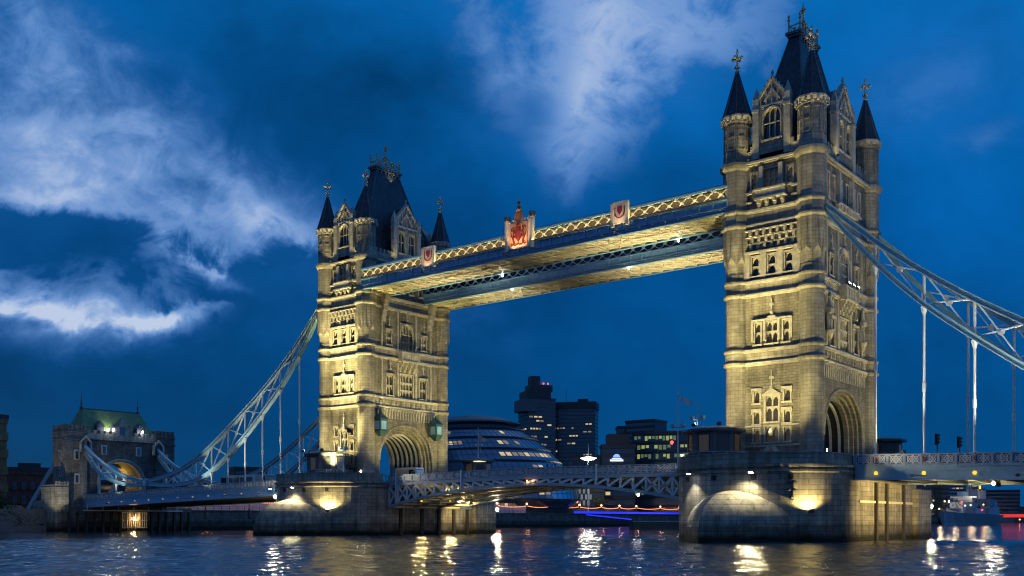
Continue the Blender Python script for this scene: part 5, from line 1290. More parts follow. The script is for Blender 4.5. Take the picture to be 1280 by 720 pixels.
def vehicle(name, label, cat, x0, x1, y, z, w, h, bodym, wins, ends=None):
    T = thing(name, label, cat, ((x0+x1)/2, y, z))
    m = MB(); b = 0.35
    m.prism([(x0, y-w/2, z+b), (x1, y-w/2, z+b), (x1, y-w/2, z+h*0.55), (x1-0.15, y-w/2, z+h-0.12), (x1-0.35, y-w/2, z+h), (x0+0.35, y-w/2, z+h), (x0+0.1, y-w/2, z+h-0.12), (x0, y-w/2, z+h*0.5)], (0, w, 0)); m.build('body', bodym, T)
    for a, c in wins:
        for sy in (-1, 1):
            q = MB(); yy = y+sy*(w/2+0.012); q.quad((a, yy, z+h*0.52), (c, yy, z+h*0.52), (c, yy, z+h*0.86), (a, yy, z+h*0.86)); q.build('side_window', glassd, T)
    q = MB(); q.add([(x1+0.012, y-w*0.43, z+h*0.5), (x1+0.012, y+w*0.43, z+h*0.5), (x1-0.12, y+w*0.43, z+h*0.88), (x1-0.12, y-w*0.43, z+h*0.88)], [(0, 1, 2, 3)]); q.build('windscreen', glassd, T)
    for wx in (x0+(x1-x0)*0.18, x0+(x1-x0)*0.80):
        for sy in (-1, 1):
            q = MB(); q.tube((wx, y+sy*(w/2-0.2), z+0.42), (wx, y+sy*(w/2+0.03), z+0.42), 0.42, 14); wo = q.build('wheel', rubber, T)
            q = MB(); q.tube((wx, y+sy*(w/2+0.02), z+0.42), (wx, y+sy*(w/2+0.05), z+0.42), 0.22, 10); q.build('rim', silver, wo)
    for sy in (-1, 1):
        q = MB(); q.box(x1-0.02, x1+0.05, y+sy*w*0.36-0.14, y+sy*w*0.36+0.14, z+0.7, z+0.9); q.build('headlight', lampy, T)
    return T
vehicle('coach', 'white coach with dark windows on the left side span', 'coach', -125.5, -113.6, -5.2, dz(-119)-1.3, 2.5, 3.2, white, [(-125.2+k*2.2, -123.2+k*2.2) for k in range(5)])
vehicle('box_van', 'white box van beside the coach, nearest the left tower', 'van', -113.0, -109.6, -5.6, dz(-111)-1.3, 2.3, 3.0, canvas, [(-110.6, -109.8)])
vehicle('delivery_van', 'silver van coming out of the far tower archway', 'van', -79.2, -73.6, 0.6, 9.40, 2.1, 2.9, silver, [(-75.6, -74.3)])

# ------------------------------------------------------------------ people on the middle span
def person(x, y, z, h, label, turn=0.0, bag=False):
    T = thing('person', label, 'person', (x, y, z), 'people walking on the middle span')
    k = h/1.75; J = {}
    def P(a, b, c):
        ca, sa = math.cos(turn), math.sin(turn); return (x+(a*ca-b*sa)*k, y+(a*sa+b*ca)*k, z+c*k)
    js = [(0,0,0.95,.15),(0,0,1.2,.16),(0,0,1.42,.14),(0,0,1.52,.06),(0,0.02,1.66,.10),(0.09,0,0.88,.095),(0.1,0.08,0.48,.065),(0.1,0.0,0.07,.045),(0.1,0.14,0.03,.04),
          (-0.09,0,0.88,.095),(-0.1,0.12,0.50,.065),(-0.1,-0.16,0.10,.045),(-0.1,-0.03,0.03,.04),(0.19,0,1.42,.06),(0.25,-0.08,1.13,.048),(0.23,0.08,0.88,.035),(-0.19,0,1.42,.06),(-0.25,0.06,1.13,.048),(-0.23,0.20,0.92,.035)]
    es = [(0,1),(1,2),(2,3),(3,4),(0,5),(5,6),(6,7),(7,8),(0,9),(9,10),(10,11),(11,12),(2,13),(13,14),(14,15),(2,16),(16,17),(17,18)]
    me = bpy.data.meshes.new('body'); o0 = ORG[T]
    me.from_pydata([tuple(Vector(P(a, b, c))-o0) for a, b, c, r in js], es, []); me.materials.append(shirt)
    ob = bpy.data.objects.new('body', me); C.objects.link(ob); ob.parent = T
    sk = ob.modifiers.new('skin', 'SKIN'); ob.modifiers.new('smooth', 'SUBSURF').levels = 1
    ly = me.skin_vertices[0].data if me.skin_vertices else None
    if ly is None:
        bpy.context.view_layer.objects.active = ob
    else:
        for i, (a, b, c, r) in enumerate(js): ly[i].radius = (r*k, r*k)
        ly[0].use_root = True
    hd = MB(); p = P(0, 0.0, 1.68); sphere(hd, p[0], p[1], p[2], 0.118*k, 10); ob2 = hd.build('hair', rubber, T, True)
zb = 9.45
for i, (x, y, h, lb) in enumerate(((-37.6, -8.6, 1.74, 'person in dark clothes on the middle span, leftmost walker'), (-36.7, -8.5, 1.66, 'shorter person in dark clothes close beside the leftmost walker'), (-36.0, -8.7, 1.78, 'tall person in dark clothes third from the left on the middle span'),
                                   (-30.6, -8.6, 1.70, 'person in dark clothes apart from the others, nearer the right pier'), (-29.9, -8.5, 1.75, 'rightmost person in dark clothes on the middle span'))):
    person(x, y, zb, h, lb, 1.4+0.4*i)
# ------------------------------------------------------------------ south bank: round glass hall
def city_hall():
    cx, cy = -205.0, 184.0
    T = thing('glass_hall', 'round leaning glass building with stacked glazed storeys behind the far tower', 'glass building', (cx, cy, 5.2))
    # (z, centre shift along the bank, radius): it leans away to the left as it rises
    ax = Vector((math.cos(YAW), math.sin(YAW), 0))
    prof = [(5.2, 5.0, 22.5), (10.5, 5.5, 27.0), (15.6, 4.2, 27.0), (20.6, 2.0, 26.2), (25.6, -0.4, 25.0), (30.4, -3.2, 23.4), (35.0, -6.2, 21.0), (38.9, -8.6, 17.8), (41.8, -10.4, 14.0)]
    n = 60; rr = random.Random(9)
    def ring(sh, r, z): return [(cx+ax.x*sh+r*math.cos(2*PI*i/n), cy+ax.y*sh+r*math.sin(2*PI*i/n), z) for i in range(n)]
    for k in range(len(prof)-1):
        (z0, s0, r0), (z1, s1, r1) = prof[k], prof[k+1]
        a, b = ring(s0, r0, z0+0.45), ring(s1+(s0-s1)*0.1, r1+0.15, z1-0.35)
        m = MB(); m.add(a+b, [(i, (i+1) % n, n+(i+1) % n, n+i) for i in range(n)]); st = m.build('glazed_storey', hallglass, T)
        m = MB()
        for i in range(n): m.beam(a[i], b[i], 0.12, 0.22)
        mid = [tuple((Vector(a[i])+Vector(b[i]))/2) for i in range(n)]
        m.build('mullions', lead, st)
        m = MB(); o = ring(s0*0.5+s1*0.5, (r0+r1)/2+0.16, (z0+z1)/2-0.1)+ring(s0*0.5+s1*0.5, (r0+r1)/2+0.16, (z0+z1)/2+0.1)+ring(s0*0.5+s1*0.5, (r0+r1)/2-0.4, (z0+z1)/2)
        m.add(o, [(j*n+i, j*n+(i+1) % n, ((j+1) % 3)*n+(i+1) % n, ((j+1) % 3)*n+i) for j in range(3) for i in range(n)]); m.build('transom', lead, st)
        m = MB(); o = ring(s0, r0+0.55, z0-0.25)+ring(s0, r0+0.65, z0+0.3)+ring(s0, r0-1.6, z0+0.45)+ring(s0, r0-1.6, z0-0.45)
        m.add(o, [(j*n+i, j*n+(i+1) % n, ((j+1) % 4)*n+(i+1) % n, ((j+1) % 4)*n+i) for j in range(4) for i in range(n)]); m.build('floor_edge', darkclad, T)
        runs = {1: [(44, 58, .4)], 3: [(54, 60, .45)], 4: [(52, 62, .95)], 5: [(38, 47, .85), (53, 58, .8)], 6: [(38, 45, .9), (55, 57, .6)]}.get(k, [])
        for i0, i1, pr in runs:
            for i in range(i0, i1):
                if rr.random() > pr: continue
                j, q = i % n, (i+1) % n; A, B, Cc, Dd = (Vector(v) for v in (a[j], a[q], b[q], b[j])); c0 = Vector((cx, cy, 0))
                P = lambda u, v: (A*(1-u)+B*u)*(1-v)+(Dd*(1-u)+Cc*u)*v
                def off(p): d = Vector((p.x-cx, p.y-cy, 0)).normalized()*0.06; return p+d
                m = MB(); m.quad(off(P(0.12, 0.36)), off(P(0.88, 0.36)), off(P(0.88, 0.72)), off(P(0.12, 0.72))); m.build('lit_window', litoff if rr.random() < 0.35 else litoff2, T)
    (z, s, r) = prof[-1]
    m = MB(); rings = [ring(s+1.5, r+3.2, z-0.3), ring(s+1.2, r+3.0, z+0.4), ring(s, r-2.5, z+2.3), ring(s-1, 4.5, z+3.4)]
    m.add([p for q in rings for p in q], [(j*n+i, j*n+(i+1) % n, (j+1)*n+(i+1) % n, (j+1)*n+i) for j in range(3) for i in range(n)]+[tuple(range(3*n, 4*n))]); m.build('roof', lead, T)
    m = MB(); a0 = math.radians(250)
    for k in range(10):
        g = a0+k*0.11; m.beam((cx+ax.x*5+math.cos(g)*23.5, cy+ax.y*5+math.sin(g)*23.5, 5.2), (cx+ax.x*5.5+math.cos(g)*27.5, cy+ax.y*5.5+math.sin(g)*27.5, 10.3), 0.25, 0.25)
    m.build('raking_struts', paleblue, T)
city_hall()

# ------------------------------------------------------------------ office blocks and towers behind
WR = random.Random(21)
CAMP = Vector((54.9, -132.65, 0))
def block(name, label, cat, cx, cy, z0, w, d, h, turn, storeys, wallm, glassm, litm, runs, band=0.55, group=None, roof=True, sides=('f', 'r')):
    """slab block: wall core, a ribbon window per storey and single lit windows; it faces the river, turned by `turn`"""
    v = (CAMP - Vector((cx, cy, 0))); g = math.atan2(v.y, v.x) + turn
    nf = Vector((math.cos(g), math.sin(g), 0)); rt = Vector((-nf.y, nf.x, 0)); o = Vector((cx, cy, 0))
    T = thing(name, label, cat, (cx, cy, z0), group)
    m = MB(); m.obox(o+Vector((0, 0, z0+h/2)), rt*w/2, nf*d/2, (0, 0, h/2)); m.build('wall', wallm, T)
    Ff = Face(o+nf*d/2, rt, nf); Fr = Face(o+rt*w/2, -nf, rt); Fl = Face(o-rt*w/2, nf, -rt)
    sh = h/storeys
    faces = {'f': (Ff, w), 'r': (Fr, d), 'l': (Fl, d)}
    for k in range(storeys):
        za = z0+k*sh+sh*(1-band)/2; zb = za+sh*band
        m = MB()
        for q in sides: F, ww = faces[q]; F.box(m, -ww/2+0.5, ww/2-0.5, za, zb, -0.05, 0.03)
        m.build('window_band', glassm, T)
        m = MB()
        for q in sides: F, ww = faces[q]; F.box(m, -ww/2-0.15, ww/2+0.15, zb+sh*0.08, zb+sh*(1-band)-sh*0.08, 0.0, 0.35)
        m.build('spandrel', wallm, T)
    for q, k, a0, a1, n in runs:
        F, ww = faces[q]; za = z0+k*sh+sh*(1-band)/2+0.1*sh; zb = za+sh*band*0.72
        for i in range(n):
            s0 = -ww/2 + ww*(a0+(a1-a0)*i/n); s1 = -ww/2 + ww*(a0+(a1-a0)*(i+0.72)/n)
            if n > 8 and WR.random() < 0.22: continue
            lo_ = WR.choice((0, 0, 0.25, 0.4)) if n > 8 else 0
            m = MB(); F.box(m, s0, s1, za+(zb-za)*lo_, zb, 0.03, 0.09); m.build('lit_window', {litg: litg2, litoff: litoff2}.get(litm, litm) if WR.random() < 0.4 else litm, T)
    if roof:
        m = MB(); m.obox(o+Vector((0, 0, z0+h+0.6)), rt*(w/2+0.4), nf*(d/2+0.4), (0, 0, 0.6)); m.build('roof_edge', darkclad, T)
    return T, o, nf, rt
# tall hospital tower with its overhanging top, and its wide slab
T, o, nf, rt = block('office_tower', 'tall stepped concrete tower with an overhanging top box, left of the pair', 'tower block', -572, 690, 5, 30, 30, 121, 0.35, 30, concrete, offglass, litoff,
    [('f', 25, .05, .55, 3), ('f', 24, .3, .6, 2), ('f', 23, .7, .9, 1), ('f', 22, .08, .5, 4), ('f', 20, .1, .35, 2), ('f', 20, .6, .75, 1), ('f', 18, .3, .7, 3), ('l', 22, .2, .9, 3), ('f', 16, .5, .8, 2)], sides=('f', 'l', 'r'))
m = MB(); m.obox(o+Vector((0, 0, 119))-rt*14+nf*7, rt*9, nf*12, (0, 0, 6)); m.build('overhanging_box', concrete, T)
m = MB(); m.obox(o+Vector((0, 0, 130))-rt*2, rt*13, nf*12, (0, 0, 5)); m.obox(o+Vector((0, 0, 138))+rt*2, rt*12, nf*9, (0, 0, 3.5)); m.obox(o+Vector((0, 0, 146))-rt*3, rt*5, nf*5, (0, 0, 5)); m.build('roof_plant', darkclad, T)
for e in (4, 9): m = MB(); p = o+rt*e+nf*9; sphere(m, p.x, p.y, 143, 0.8); m.build('warning_light', redl, T)
T, o, nf, rt = block('office_slab', 'broad dark slab block with rows of lit windows beside the tall concrete tower', 'tower block', -548, 722, 5, 48, 26, 118, -0.15, 30, concrete, offglass, litoff,
    [('f', 25, .02, .06, 1), ('f', 24, .02, .06, 1), ('f', 23, .05, .62, 9), ('f', 22, .03, .07, 1), ('f', 21, .45, .65, 3), ('f', 20, .02, .3, 3), ('f', 24, .8, .95, 2), ('f', 22, .75, .95, 2), ('f', 19, .4, .6, 2), ('f', 17, .02, .2, 3), ('f', 16, .75, .95, 3), ('f', 15, .78, .95, 2), ('f', 13, .75, .9, 2), ('f', 11, .75, .9, 2), ('f', 10, .1, .65, 6), ('f', 7, .1, .9, 9), ('f', 5, .4, .8, 4)], 0.5)
m = MB(); m.obox(o+Vector((0, 0, 121)), rt*25, nf*14, (0, 0, 3.6)); m.obox(o+Vector((0, 0, 126.5))+rt*10, rt*5, nf*5, (0, 0, 2)); m.tube(o+Vector((0, 0, 124))-rt*8, o+Vector((0, 0, 140))-rt*8, 0.25, 5); m.build('roof_plant', darkclad, T)
T, o, nf, rt = block('office_tower', 'dark tower with one lit column of stair windows, right of the middle span', 'tower block', -268, 403, 5, 20, 16, 58, -0.5, 18, darkclad, offglass, litoff, [('f', k, .05, .12, 1) for k in range(5, 17, 2)]+[('l', 6, .5, .6, 1), ('l', 10, .5, .6, 1)], sides=('f', 'l'))
T, o, nf, rt = block('office_block', 'ribbed pale tower block joined to the left of the dark tower', 'tower block', -283, 402, 5, 10, 14, 55, 0.1, 18, concrete, offglass, litoff, [])
T, o, nf, rt = block('hotel_block', 'low dark hotel block with a glowing blue sign', 'hotel', -196, 258, 5, 15, 12, 31, 0.1, 8, darkclad, offglass, litoff, [('f', 2, .1, .3, 1), ('f', 4, .6, .8, 1)])
m = MB(); F = Face(o+nf*6.5, rt, nf); q = []
for k in range(13): g = PI*k/12; q.append((-1.0-1.6*math.cos(g), 31.2+1.5*math.sin(g)*1.0))
F.prism(m, q, 0.0, 0.25); po = m.build('sign_emblem', signl, T)
m = MB(); F.box(m, -4.0, 2.0, 29.4, 30.2, 0.0, 0.25); F.box(m, -3.2, 1.2, 30.5, 30.85, 0.25, 0.32); m.build('sign_lettering', signw, T)
m = MB(); m.obox(o+Vector((0, 0, 38)), rt*5, nf*5, (0, 0, 4)); m.build('roof_plant', darkclad, T)
T, o, nf, rt = block('hotel_wing', 'pale low wing with tall slit windows left of the blue sign', 'building', -216, 262, 5, 14, 12, 27, -0.1, 6, concrete, offglass, litoff, [('f', 4, .5, .58, 1)])
T, o, nf, rt = block('glass_office', 'glass office with green-yellow lit floors beside the nearer pier', 'office', -184, 298, 5, 46, 20, 39, -0.12, 9, darkclad, offglass, litg,
    [('f', 8, .02, .98, 26), ('f', 7, .05, .95, 20), ('f', 6, .05, .98, 24), ('f', 2, .02, .98, 26), ('f', 4, .1, .9, 10)], 0.7, sides=('f', 'l'))
T, o, nf, rt = block('riverside_block', 'dark riverside block with white patterned panels under the middle span', 'building', -196, 232, 5, 16, 10, 17, 0.0, 5, darkclad, offglass, litoff, [])
for k in range(4):
    for j in range(3): m = MB(); F = Face(o+nf*5.1, rt, nf); F.box(m, -3+j*1.9+(k % 2)*0.9, -2+j*1.9+(k % 2)*0.9, 9+k*2.6, 11.2+k*2.6, 0.3, 0.42); m.build('white_panel', white, T)
T, o, nf, rt = block('apartment_block', 'distant dark apartment block behind the left side span', 'apartment block', -294.5, 125.5, 5, 13.5, 12, 18.5, 0.2, 7, darkclad, offglass, litoff, [('f', 4, .2, .28, 1), ('f', 3, .6, .68, 1), ('f', 5, .75, .82, 1)])
T, o, nf, rt = block('apartment_block', 'low dark blocks seen through the gatehouse arch', 'apartment block', -250, 32, 5, 30, 12, 9, 0.0, 4, darkclad, offglass, litoff, [('f', 2, .1, .16, 1), ('f', 1, .5, .55, 1), ('f', 2, .7, .74, 1)])
T, o, nf, rt = block('office_block', 'low dark offices behind the white hoarding on the left bank', 'office', -232, 62, 5, 56, 14, 9, 0.1, 3, darkclad, offglass, litoff, [('f', 0, .12, .15, 1), ('f', 0, .25, .28, 1), ('f', 1, .27, .29, 1), ('f', 1, .8, .84, 1), ('f', 0, .9, .93, 1)])
m = MB(); F = Face(o+nf*7.5, rt, nf); F.box(m, 8, 8.6, 10.0, 10.5, 0, 0.2); m.build('blue_light', bluel, T)
# warehouses at the left edge
T, o, nf, rt = block('brick_warehouse', 'tall yellow floodlit brick building cut by the left edge', 'warehouse', -219, -17, 2, 13, 12, 27, 0.3, 6, stockbrick, stockbrick, litoff, [], 0.35, sides=('f', 'r'))
for k in range(5): m = MB(); F = Face(o+nf*6.1, rt, nf); F.box(m, 3.4, 4.6, 6+k*4.4, 8.4+k*4.4, 0, 0.1); m.build('window', glassd, T)
T, o, nf, rt = block('brick_building', 'low red brick building with pale sash windows left of the gatehouse', 'building', -236, 6, 4, 16, 10, 12.5, 0.0, 3, redbrick, redbrick, litoff, [], 0.4)
for k in range(2):
    for j in range(6): m = MB(); F = Face(o+nf*5.1, rt, nf); F.box(m, -6.6+j*2.3, -5.5+j*2.3, 7.0+k*4.2, 9.4+k*4.2, 0.36, 0.44); w_ = m.build('window', lead, T)
m = MB(); m.obox(o+Vector((0, 0, 18)), rt*3, nf*3, (0, 0, 1)); m.build('roof_plant', darkclad, T)
T, o, nf, rt = block('dark_office', 'dark riverside tower block just right of the nearer pier, under the span', 'tower block', -158, 594, 5, 8, 12, 40, 0.0, 12, concrete, offglass, litoff, [('f', 3, .2, .4, 1), ('f', 6, .5, .7, 1), ('f', 8, .1, .3, 1)])
T, o, nf, rt = block('brick_slab', 'thin pale brown tower slab beside the dark tower under the right span', 'tower block', -150, 600, 5, 4, 10, 40, 0.0, 12, stockbrick, stockbrick, litoff, [])
T, o, nf, rt = block('office_block', 'wide dark offices behind the bow of the warship', 'office', -168, 640, 5, 26, 12, 24, 0.0, 7, concrete, offglass, litoff, [('f', 2, .3, .36, 1), ('f', 3, .6, .66, 1)])
m = MB(); m.prism([o+rt*3+Vector((0, 0, 30.2)), o+rt*10+Vector((0, 0, 30.2)), o+rt*6.5+Vector((0, 0, 35))], nf*5); m.build('roof_gable', darkclad, T)
T, o, nf, rt = block('glass_tower', 'dark teal glass tower rising behind the warship masts', 'tower block', -222, 925, 5, 18, 16, 48, 0.0, 14, darkclad, hallglass, litoff, [('f', 8, .2, .8, 3)])
T, o, nf, rt = block('office_block', 'long low dark offices behind the stern of the warship', 'office', -175, 860, 5, 44, 14, 24, 0.0, 7, darkclad, offglass, litoff, [('f', 3, .1, .14, 1), ('f', 2, .5, .53, 1), ('f', 4, .3, .33, 1)])
T, o, nf, rt = block('office_block', 'far low dark block at the right edge beyond the red bridge', 'office', -170, 980, 5, 60, 14, 10, 0.0, 4, darkclad, offglass, litoff, [('f', 1, .1, .14, 1), ('f', 2, .5, .53, 1), ('f', 2, .8, .83, 1)])
# distant bridge washed in red light
T = thing('distant_bridge', 'distant river bridge washed in red light at the right edge', 'bridge', (-100, 855, 0))
m = MB(); m.box(-180, 160, 850, 860, 7.0, 8.2); m.box(-180, 160, 849.6, 850, 8.2, 9.4); m.build('deck', concrete, T)
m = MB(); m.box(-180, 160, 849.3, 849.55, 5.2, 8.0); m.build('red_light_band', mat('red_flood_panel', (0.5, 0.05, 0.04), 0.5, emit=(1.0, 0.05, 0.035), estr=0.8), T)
for x in (-150, -75, 20, 110): m = MB(); m.box(x-4, x+4, 848, 862, -2, 5.2); m.build('bridge_pillar', concrete, T)
for k in range(7): m = MB(); sphere(m, -150+k*6.3, 848, 3.2+0.8*(k % 3), 0.5); m.build('lamp', lampo, T)

# ------------------------------------------------------------------ quay wall and promenade
T = thing('quay_wall', 'dark stone river wall of the left bank running under the bridge', 'river wall', (-178, 180, -3))
m = MB(); m.box(-178.2, -177.2, 17.6, 900, -3, 5.0); m.box(-178.4, -176.9, 17.6, 900, 5.0, 5.3); m.build('wall', darkstone, T)
m = MB()
for k in range(150): m.box(-177.6, -177.5, 18+k*2.5, 18.1+k*2.5, 5.3, 6.3)
m.box(-177.6, -177.5, 18, 392, 6.25, 6.35); m.box(-177.6, -177.5, 18, 392, 5.75, 5.82); m.build('railing', steeld, T)
T = thing('hoarding', 'long pale hoarding along the promenade, left of the farther pier', 'hoarding', (-182, 34, 5.2)); m = MB(); m.box(-182.2, -182, 16, 62, 5.2, 8.2); m.build('panel_wall', canvas, T)
for k in range(24): m = MB(); m.box(-181.99, -181.9, 16.2+k*1.95, 16.32+k*1.95, 5.2, 8.25); m.build('batten', cream, T)
T = thing('hoarding', 'pale pinkish hoarding below the round glass building', 'hoarding', (-181, 155, 5.2)); m = MB(); m.box(-181.2, -181, 142, 170, 5.2, 8.0); m.build('panel_wall', canvas, T)
for k in range(15): m = MB(); m.box(-180.99, -180.9, 142.2+k*1.95, 142.32+k*1.95, 5.2, 8.05); m.build('batten', cream, T)
LAMPS = [25.4, 39.6, 52.0, 148.5, 166.2, 182.0, 201.0, 217.0, 231.0, 244.7, 265.4, 283]
names = ['nearest the gatehouse', 'second from the gatehouse', 'just left of the farther pier', 'just right of the farther pier', 'below the glass hall', 'below the right half of the glass hall', 'left of the blue strip', 'at the start of the blue strip', 'over the blue strip', 'before the hotel', 'before the lit glass office', 'beside the nearer pier']
for i, (y, nm) in enumerate(zip(LAMPS, names)):
    x, z = -177.6, 5.3; T = thing('promenade_lamp', 'orange globe lamp on a dark post, %s' % nm, 'street lamp', (x, y, z), 'globe lamps along the promenade')
    m = MB(); m.lathe(x, y, [(0.9, z-2.2), (0.85, z-0.6), (0.35, z), (0.16, z+0.5), (0.09, z+3.0), (0.16, z+3.1)], 8); m.build('post', steeld, T)
    m = MB(); sphere(m, x, y, z+3.45, 0.36); m.build('globe', lampo, T)
    m = MB(); m.lathe(x, y, [(0.2, z+3.8), (0.1, z+4.0), (0.02, z+4.3)], 6); m.build('lamp_top', steeld, T)
    lamp_glow(T, (x+0.9, y, z+3.4), 160, (1, 0.45, 0.2))
for i in range(len(LAMPS)-1):
    y0, y1 = LAMPS[i], LAMPS[i+1]
    if y0 == 52.0: continue
    T = thing('festoon', 'festoon bulbs from the lamp %s' % names[i], 'festoon', (-177.6, y0, 8.2), 'festoon strings between the promenade lamps')
    n = max(6, min(int((y1-y0)/0.75), 60)); w = MB(); pts = [(-177.6, y0+(y1-y0)*k/n, 8.15-0.7*4*(k/n)*(1-k/n)*0.8) for k in range(n+1)]
    for a, b in zip(pts[:-1], pts[1:]): w.beam(a, b, 0.03, 0.03)
    w.build('cable', rubber, T)
    b = MB()
    for p in pts[1:-1]: b.obox((p[0], p[1], p[2]-0.13), (0.11, 0, 0), (0, 0.11, 0), (0, 0, 0.12))
    b.build('bulbs', festoon, T)
T = thing('blue_light_strip', 'long blue light strip along the river wall left of the nearer pier', 'light strip', (-176.8, 240, 5.5))
m = MB()
m.box(-176.9, -176.6, 196, 300, 5.35, 6.15); m.build('strip', bluel, T); m = MB(); m.box(-176.95, -176.5, 196, 300, 5.1, 5.34); m.build('strip_bracket', steeld, T)
T = thing('blue_light_strip', 'short lower blue strip sloping down to the landing stage', 'light strip', (-176, 215, 4)); m = MB(); m.beam((-176.2, 204, 4.8), (-176.0, 238, 2.9), 0.3, 0.45); m.build('strip', bluel, T); m = MB(); m.beam((-176.2, 204, 4.5), (-176.0, 238, 2.6), 0.5, 0.15); m.build('strip_bracket', steeld, T)
dimwarm = mat('dim_cafe_glass', (0.1, 0.08, 0.05), 0.3, emit=(1.0, 0.6, 0.25), estr=0.12)
# lit ground floor under the glass hall
T = thing('cafe_pavilion', 'low pavilion with warm lit glazing beneath the round glass building', 'pavilion', (-184, 168, 5.2))
m = MB(); m.box(-190, -184, 132, 196, 9.4, 9.9); m.box(-190, -189.5, 132, 196, 5.2, 9.4); m.build('canopy', darkclad, T)
for k in range(26):
    y = 133+k*2.35; m = MB(); m.box(-184.4, -184.3, y, y+1.9, 6.4, 9.0); m.build('lit_window', dimwarm if k % 3 else litoff, T)
    m = MB(); m.box(-184.45, -184.2, y+1.95, y+2.15, 5.2, 9.4); m.build('column', steeld, T)
# tall uplit disc lamp
T = thing('disc_lamp', 'tall post with a glowing white reflector disc, right of the round glass building', 'lamp', (-178.6, 208.8, 5.2))
m = MB(); m.tube((-178.6, 208.8, 5.2), (-178.6, 208.8, 34), 0.28, 8, 0.14); m.build('post', paleblue, T)
m = MB(); m.lathe(-178.6, 208.8, [(0.6, 27.2), (2.2, 27.5), (3.3, 28.1), (3.25, 28.25), (0.5, 28.9)], 24); m.build('reflector_disc', mat('glowing_disc', (0.8, 0.8, 0.75), 0.4, emit=(1.0, 0.93, 0.76), estr=2.6), T)
lamp_glow(T, (-176, 206, 24.5), 9000, (1, 0.93, 0.75), 1.0)
# ------------------------------------------------------------------ trees
def tree(x, y, z, h, r, label):
    T = thing('tree', label, 'tree', (x, y, z), 'small trees on the left bank'); rr = random.Random(int(x*7+y*13))
    m = MB(); m.tube((x, y, z-0.1), (x, y, z+h*0.4), 0.22, 7, 0.14)
    for k in range(6):
        g = rr.uniform(0, 6.28); m.tube((x, y, z+h*(0.25+0.03*k)), (x+math.cos(g)*r*0.6, y+math.sin(g)*r*0.6, z+h*(0.55+0.05*k)), 0.09, 5, 0.03)
    m.build('trunk', barkm, T)
    m = MB()
    cl = [(rr.gauss(0, r*0.42), rr.gauss(0, r*0.42), rr.uniform(0.35, 0.95)*h, rr.uniform(0.3, 0.55)*r) for k in range(16)]
    for k in range(1500):
        a, b, c, q = rr.choice(cl); p = Vector((x+a+rr.gauss(0, q*0.5), y+b+rr.gauss(0, q*0.5), z+c+rr.gauss(0, q*0.45)))
        u = Vector((rr.gauss(0, 1), rr.gauss(0, 1), rr.gauss(0, 1))).normalized()*0.17; v = u.orthogonal().normalized()*0.13
        m.quad(p-u, p+v, p+u, p-v)
    m.build('crown', leafm, T)
tree(-181, -27.5, 1.2, 6.5, 3.0, 'dark bushy tree at the left edge below the yellow brick building')
tree(-180.0, -20.6, 0.6, 3.0, 2.4, 'low dark bush beside the gatehouse wing')
tree(-179.4, -24.0, 0.4, 2.6, 2.2, 'low spreading bush on the left bank terrace')
tree(-183, 190, 5.2, 6.5, 2.6, 'small tree on the promenade right of the cafe pavilion')
tree(-182, 197, 5.2, 6.0, 2.4, 'small tree on the promenade left of the blue strip')
tree(-182, 222, 5.2, 7.0, 2.4, 'small tree behind the blue strip before the hotel')
T = thing('river_terrace', 'dark stone terrace with a low shed at the left edge of the bank', 'terrace', (-186, -22, 0))
m = MB(); m.box(-196, -178.05, -60, -14.8, -3, 1.2); m.build('wall', quaydark, T); m = MB(); m.box(-194, -189, -23, -17.5, 1.6, 5.0); m.prism([(-194.3, -23.3, 5.0), (-188.7, -23.3, 5.0), (-191.5, -23.3, 6.2)], (0, 6.1, 0)); m.build('shed', stockbrick, T)
# ------------------------------------------------------------------ boats
T = thing('barge', 'dark moored barge beside the cutwater of the nearer pier', 'barge', (-97, 129, 0))
a = Vector((-104.5, 124.2, 0)); b = Vector((-88, 137.5, 0)); t = (b-a).normalized(); s = Vector((-t.y, t.x, 0))
m = MB(); hp = [a+t*0.6+s*1, a-t*0.5+s*3.0, a+t*0.6+s*5, b+s*5, b+s*1]
m.add([tuple(p+Vector((0, 0, -0.5))) for p in hp]+[tuple(p+(p-(a+b)/2-s*3).normalized()*0.5+Vector((0, 0, 2.1))) for p in hp], [(0, 1, 2, 3, 4)[::-1], (5, 6, 7, 8, 9)]+[(i, (i+1) % 5, 5+(i+1) % 5, 5+i) for i in range(5)]); m.build('hull', steeld, T)
m = MB()
for p, q in ((hp[0], hp[4]), (hp[2], hp[3])): m.beam(p+Vector((0, 0, 2.2)), q+Vector((0, 0, 2.2)), 0.15, 0.25)
m.build('gunwale', blue, T)
m = MB(); c = a+t*13+s*3; m.obox(c+Vector((0, 0, 2.6)), t*2.2, s*1.5, (0, 0, 0.7)); m.build('hatch', steeld, T)

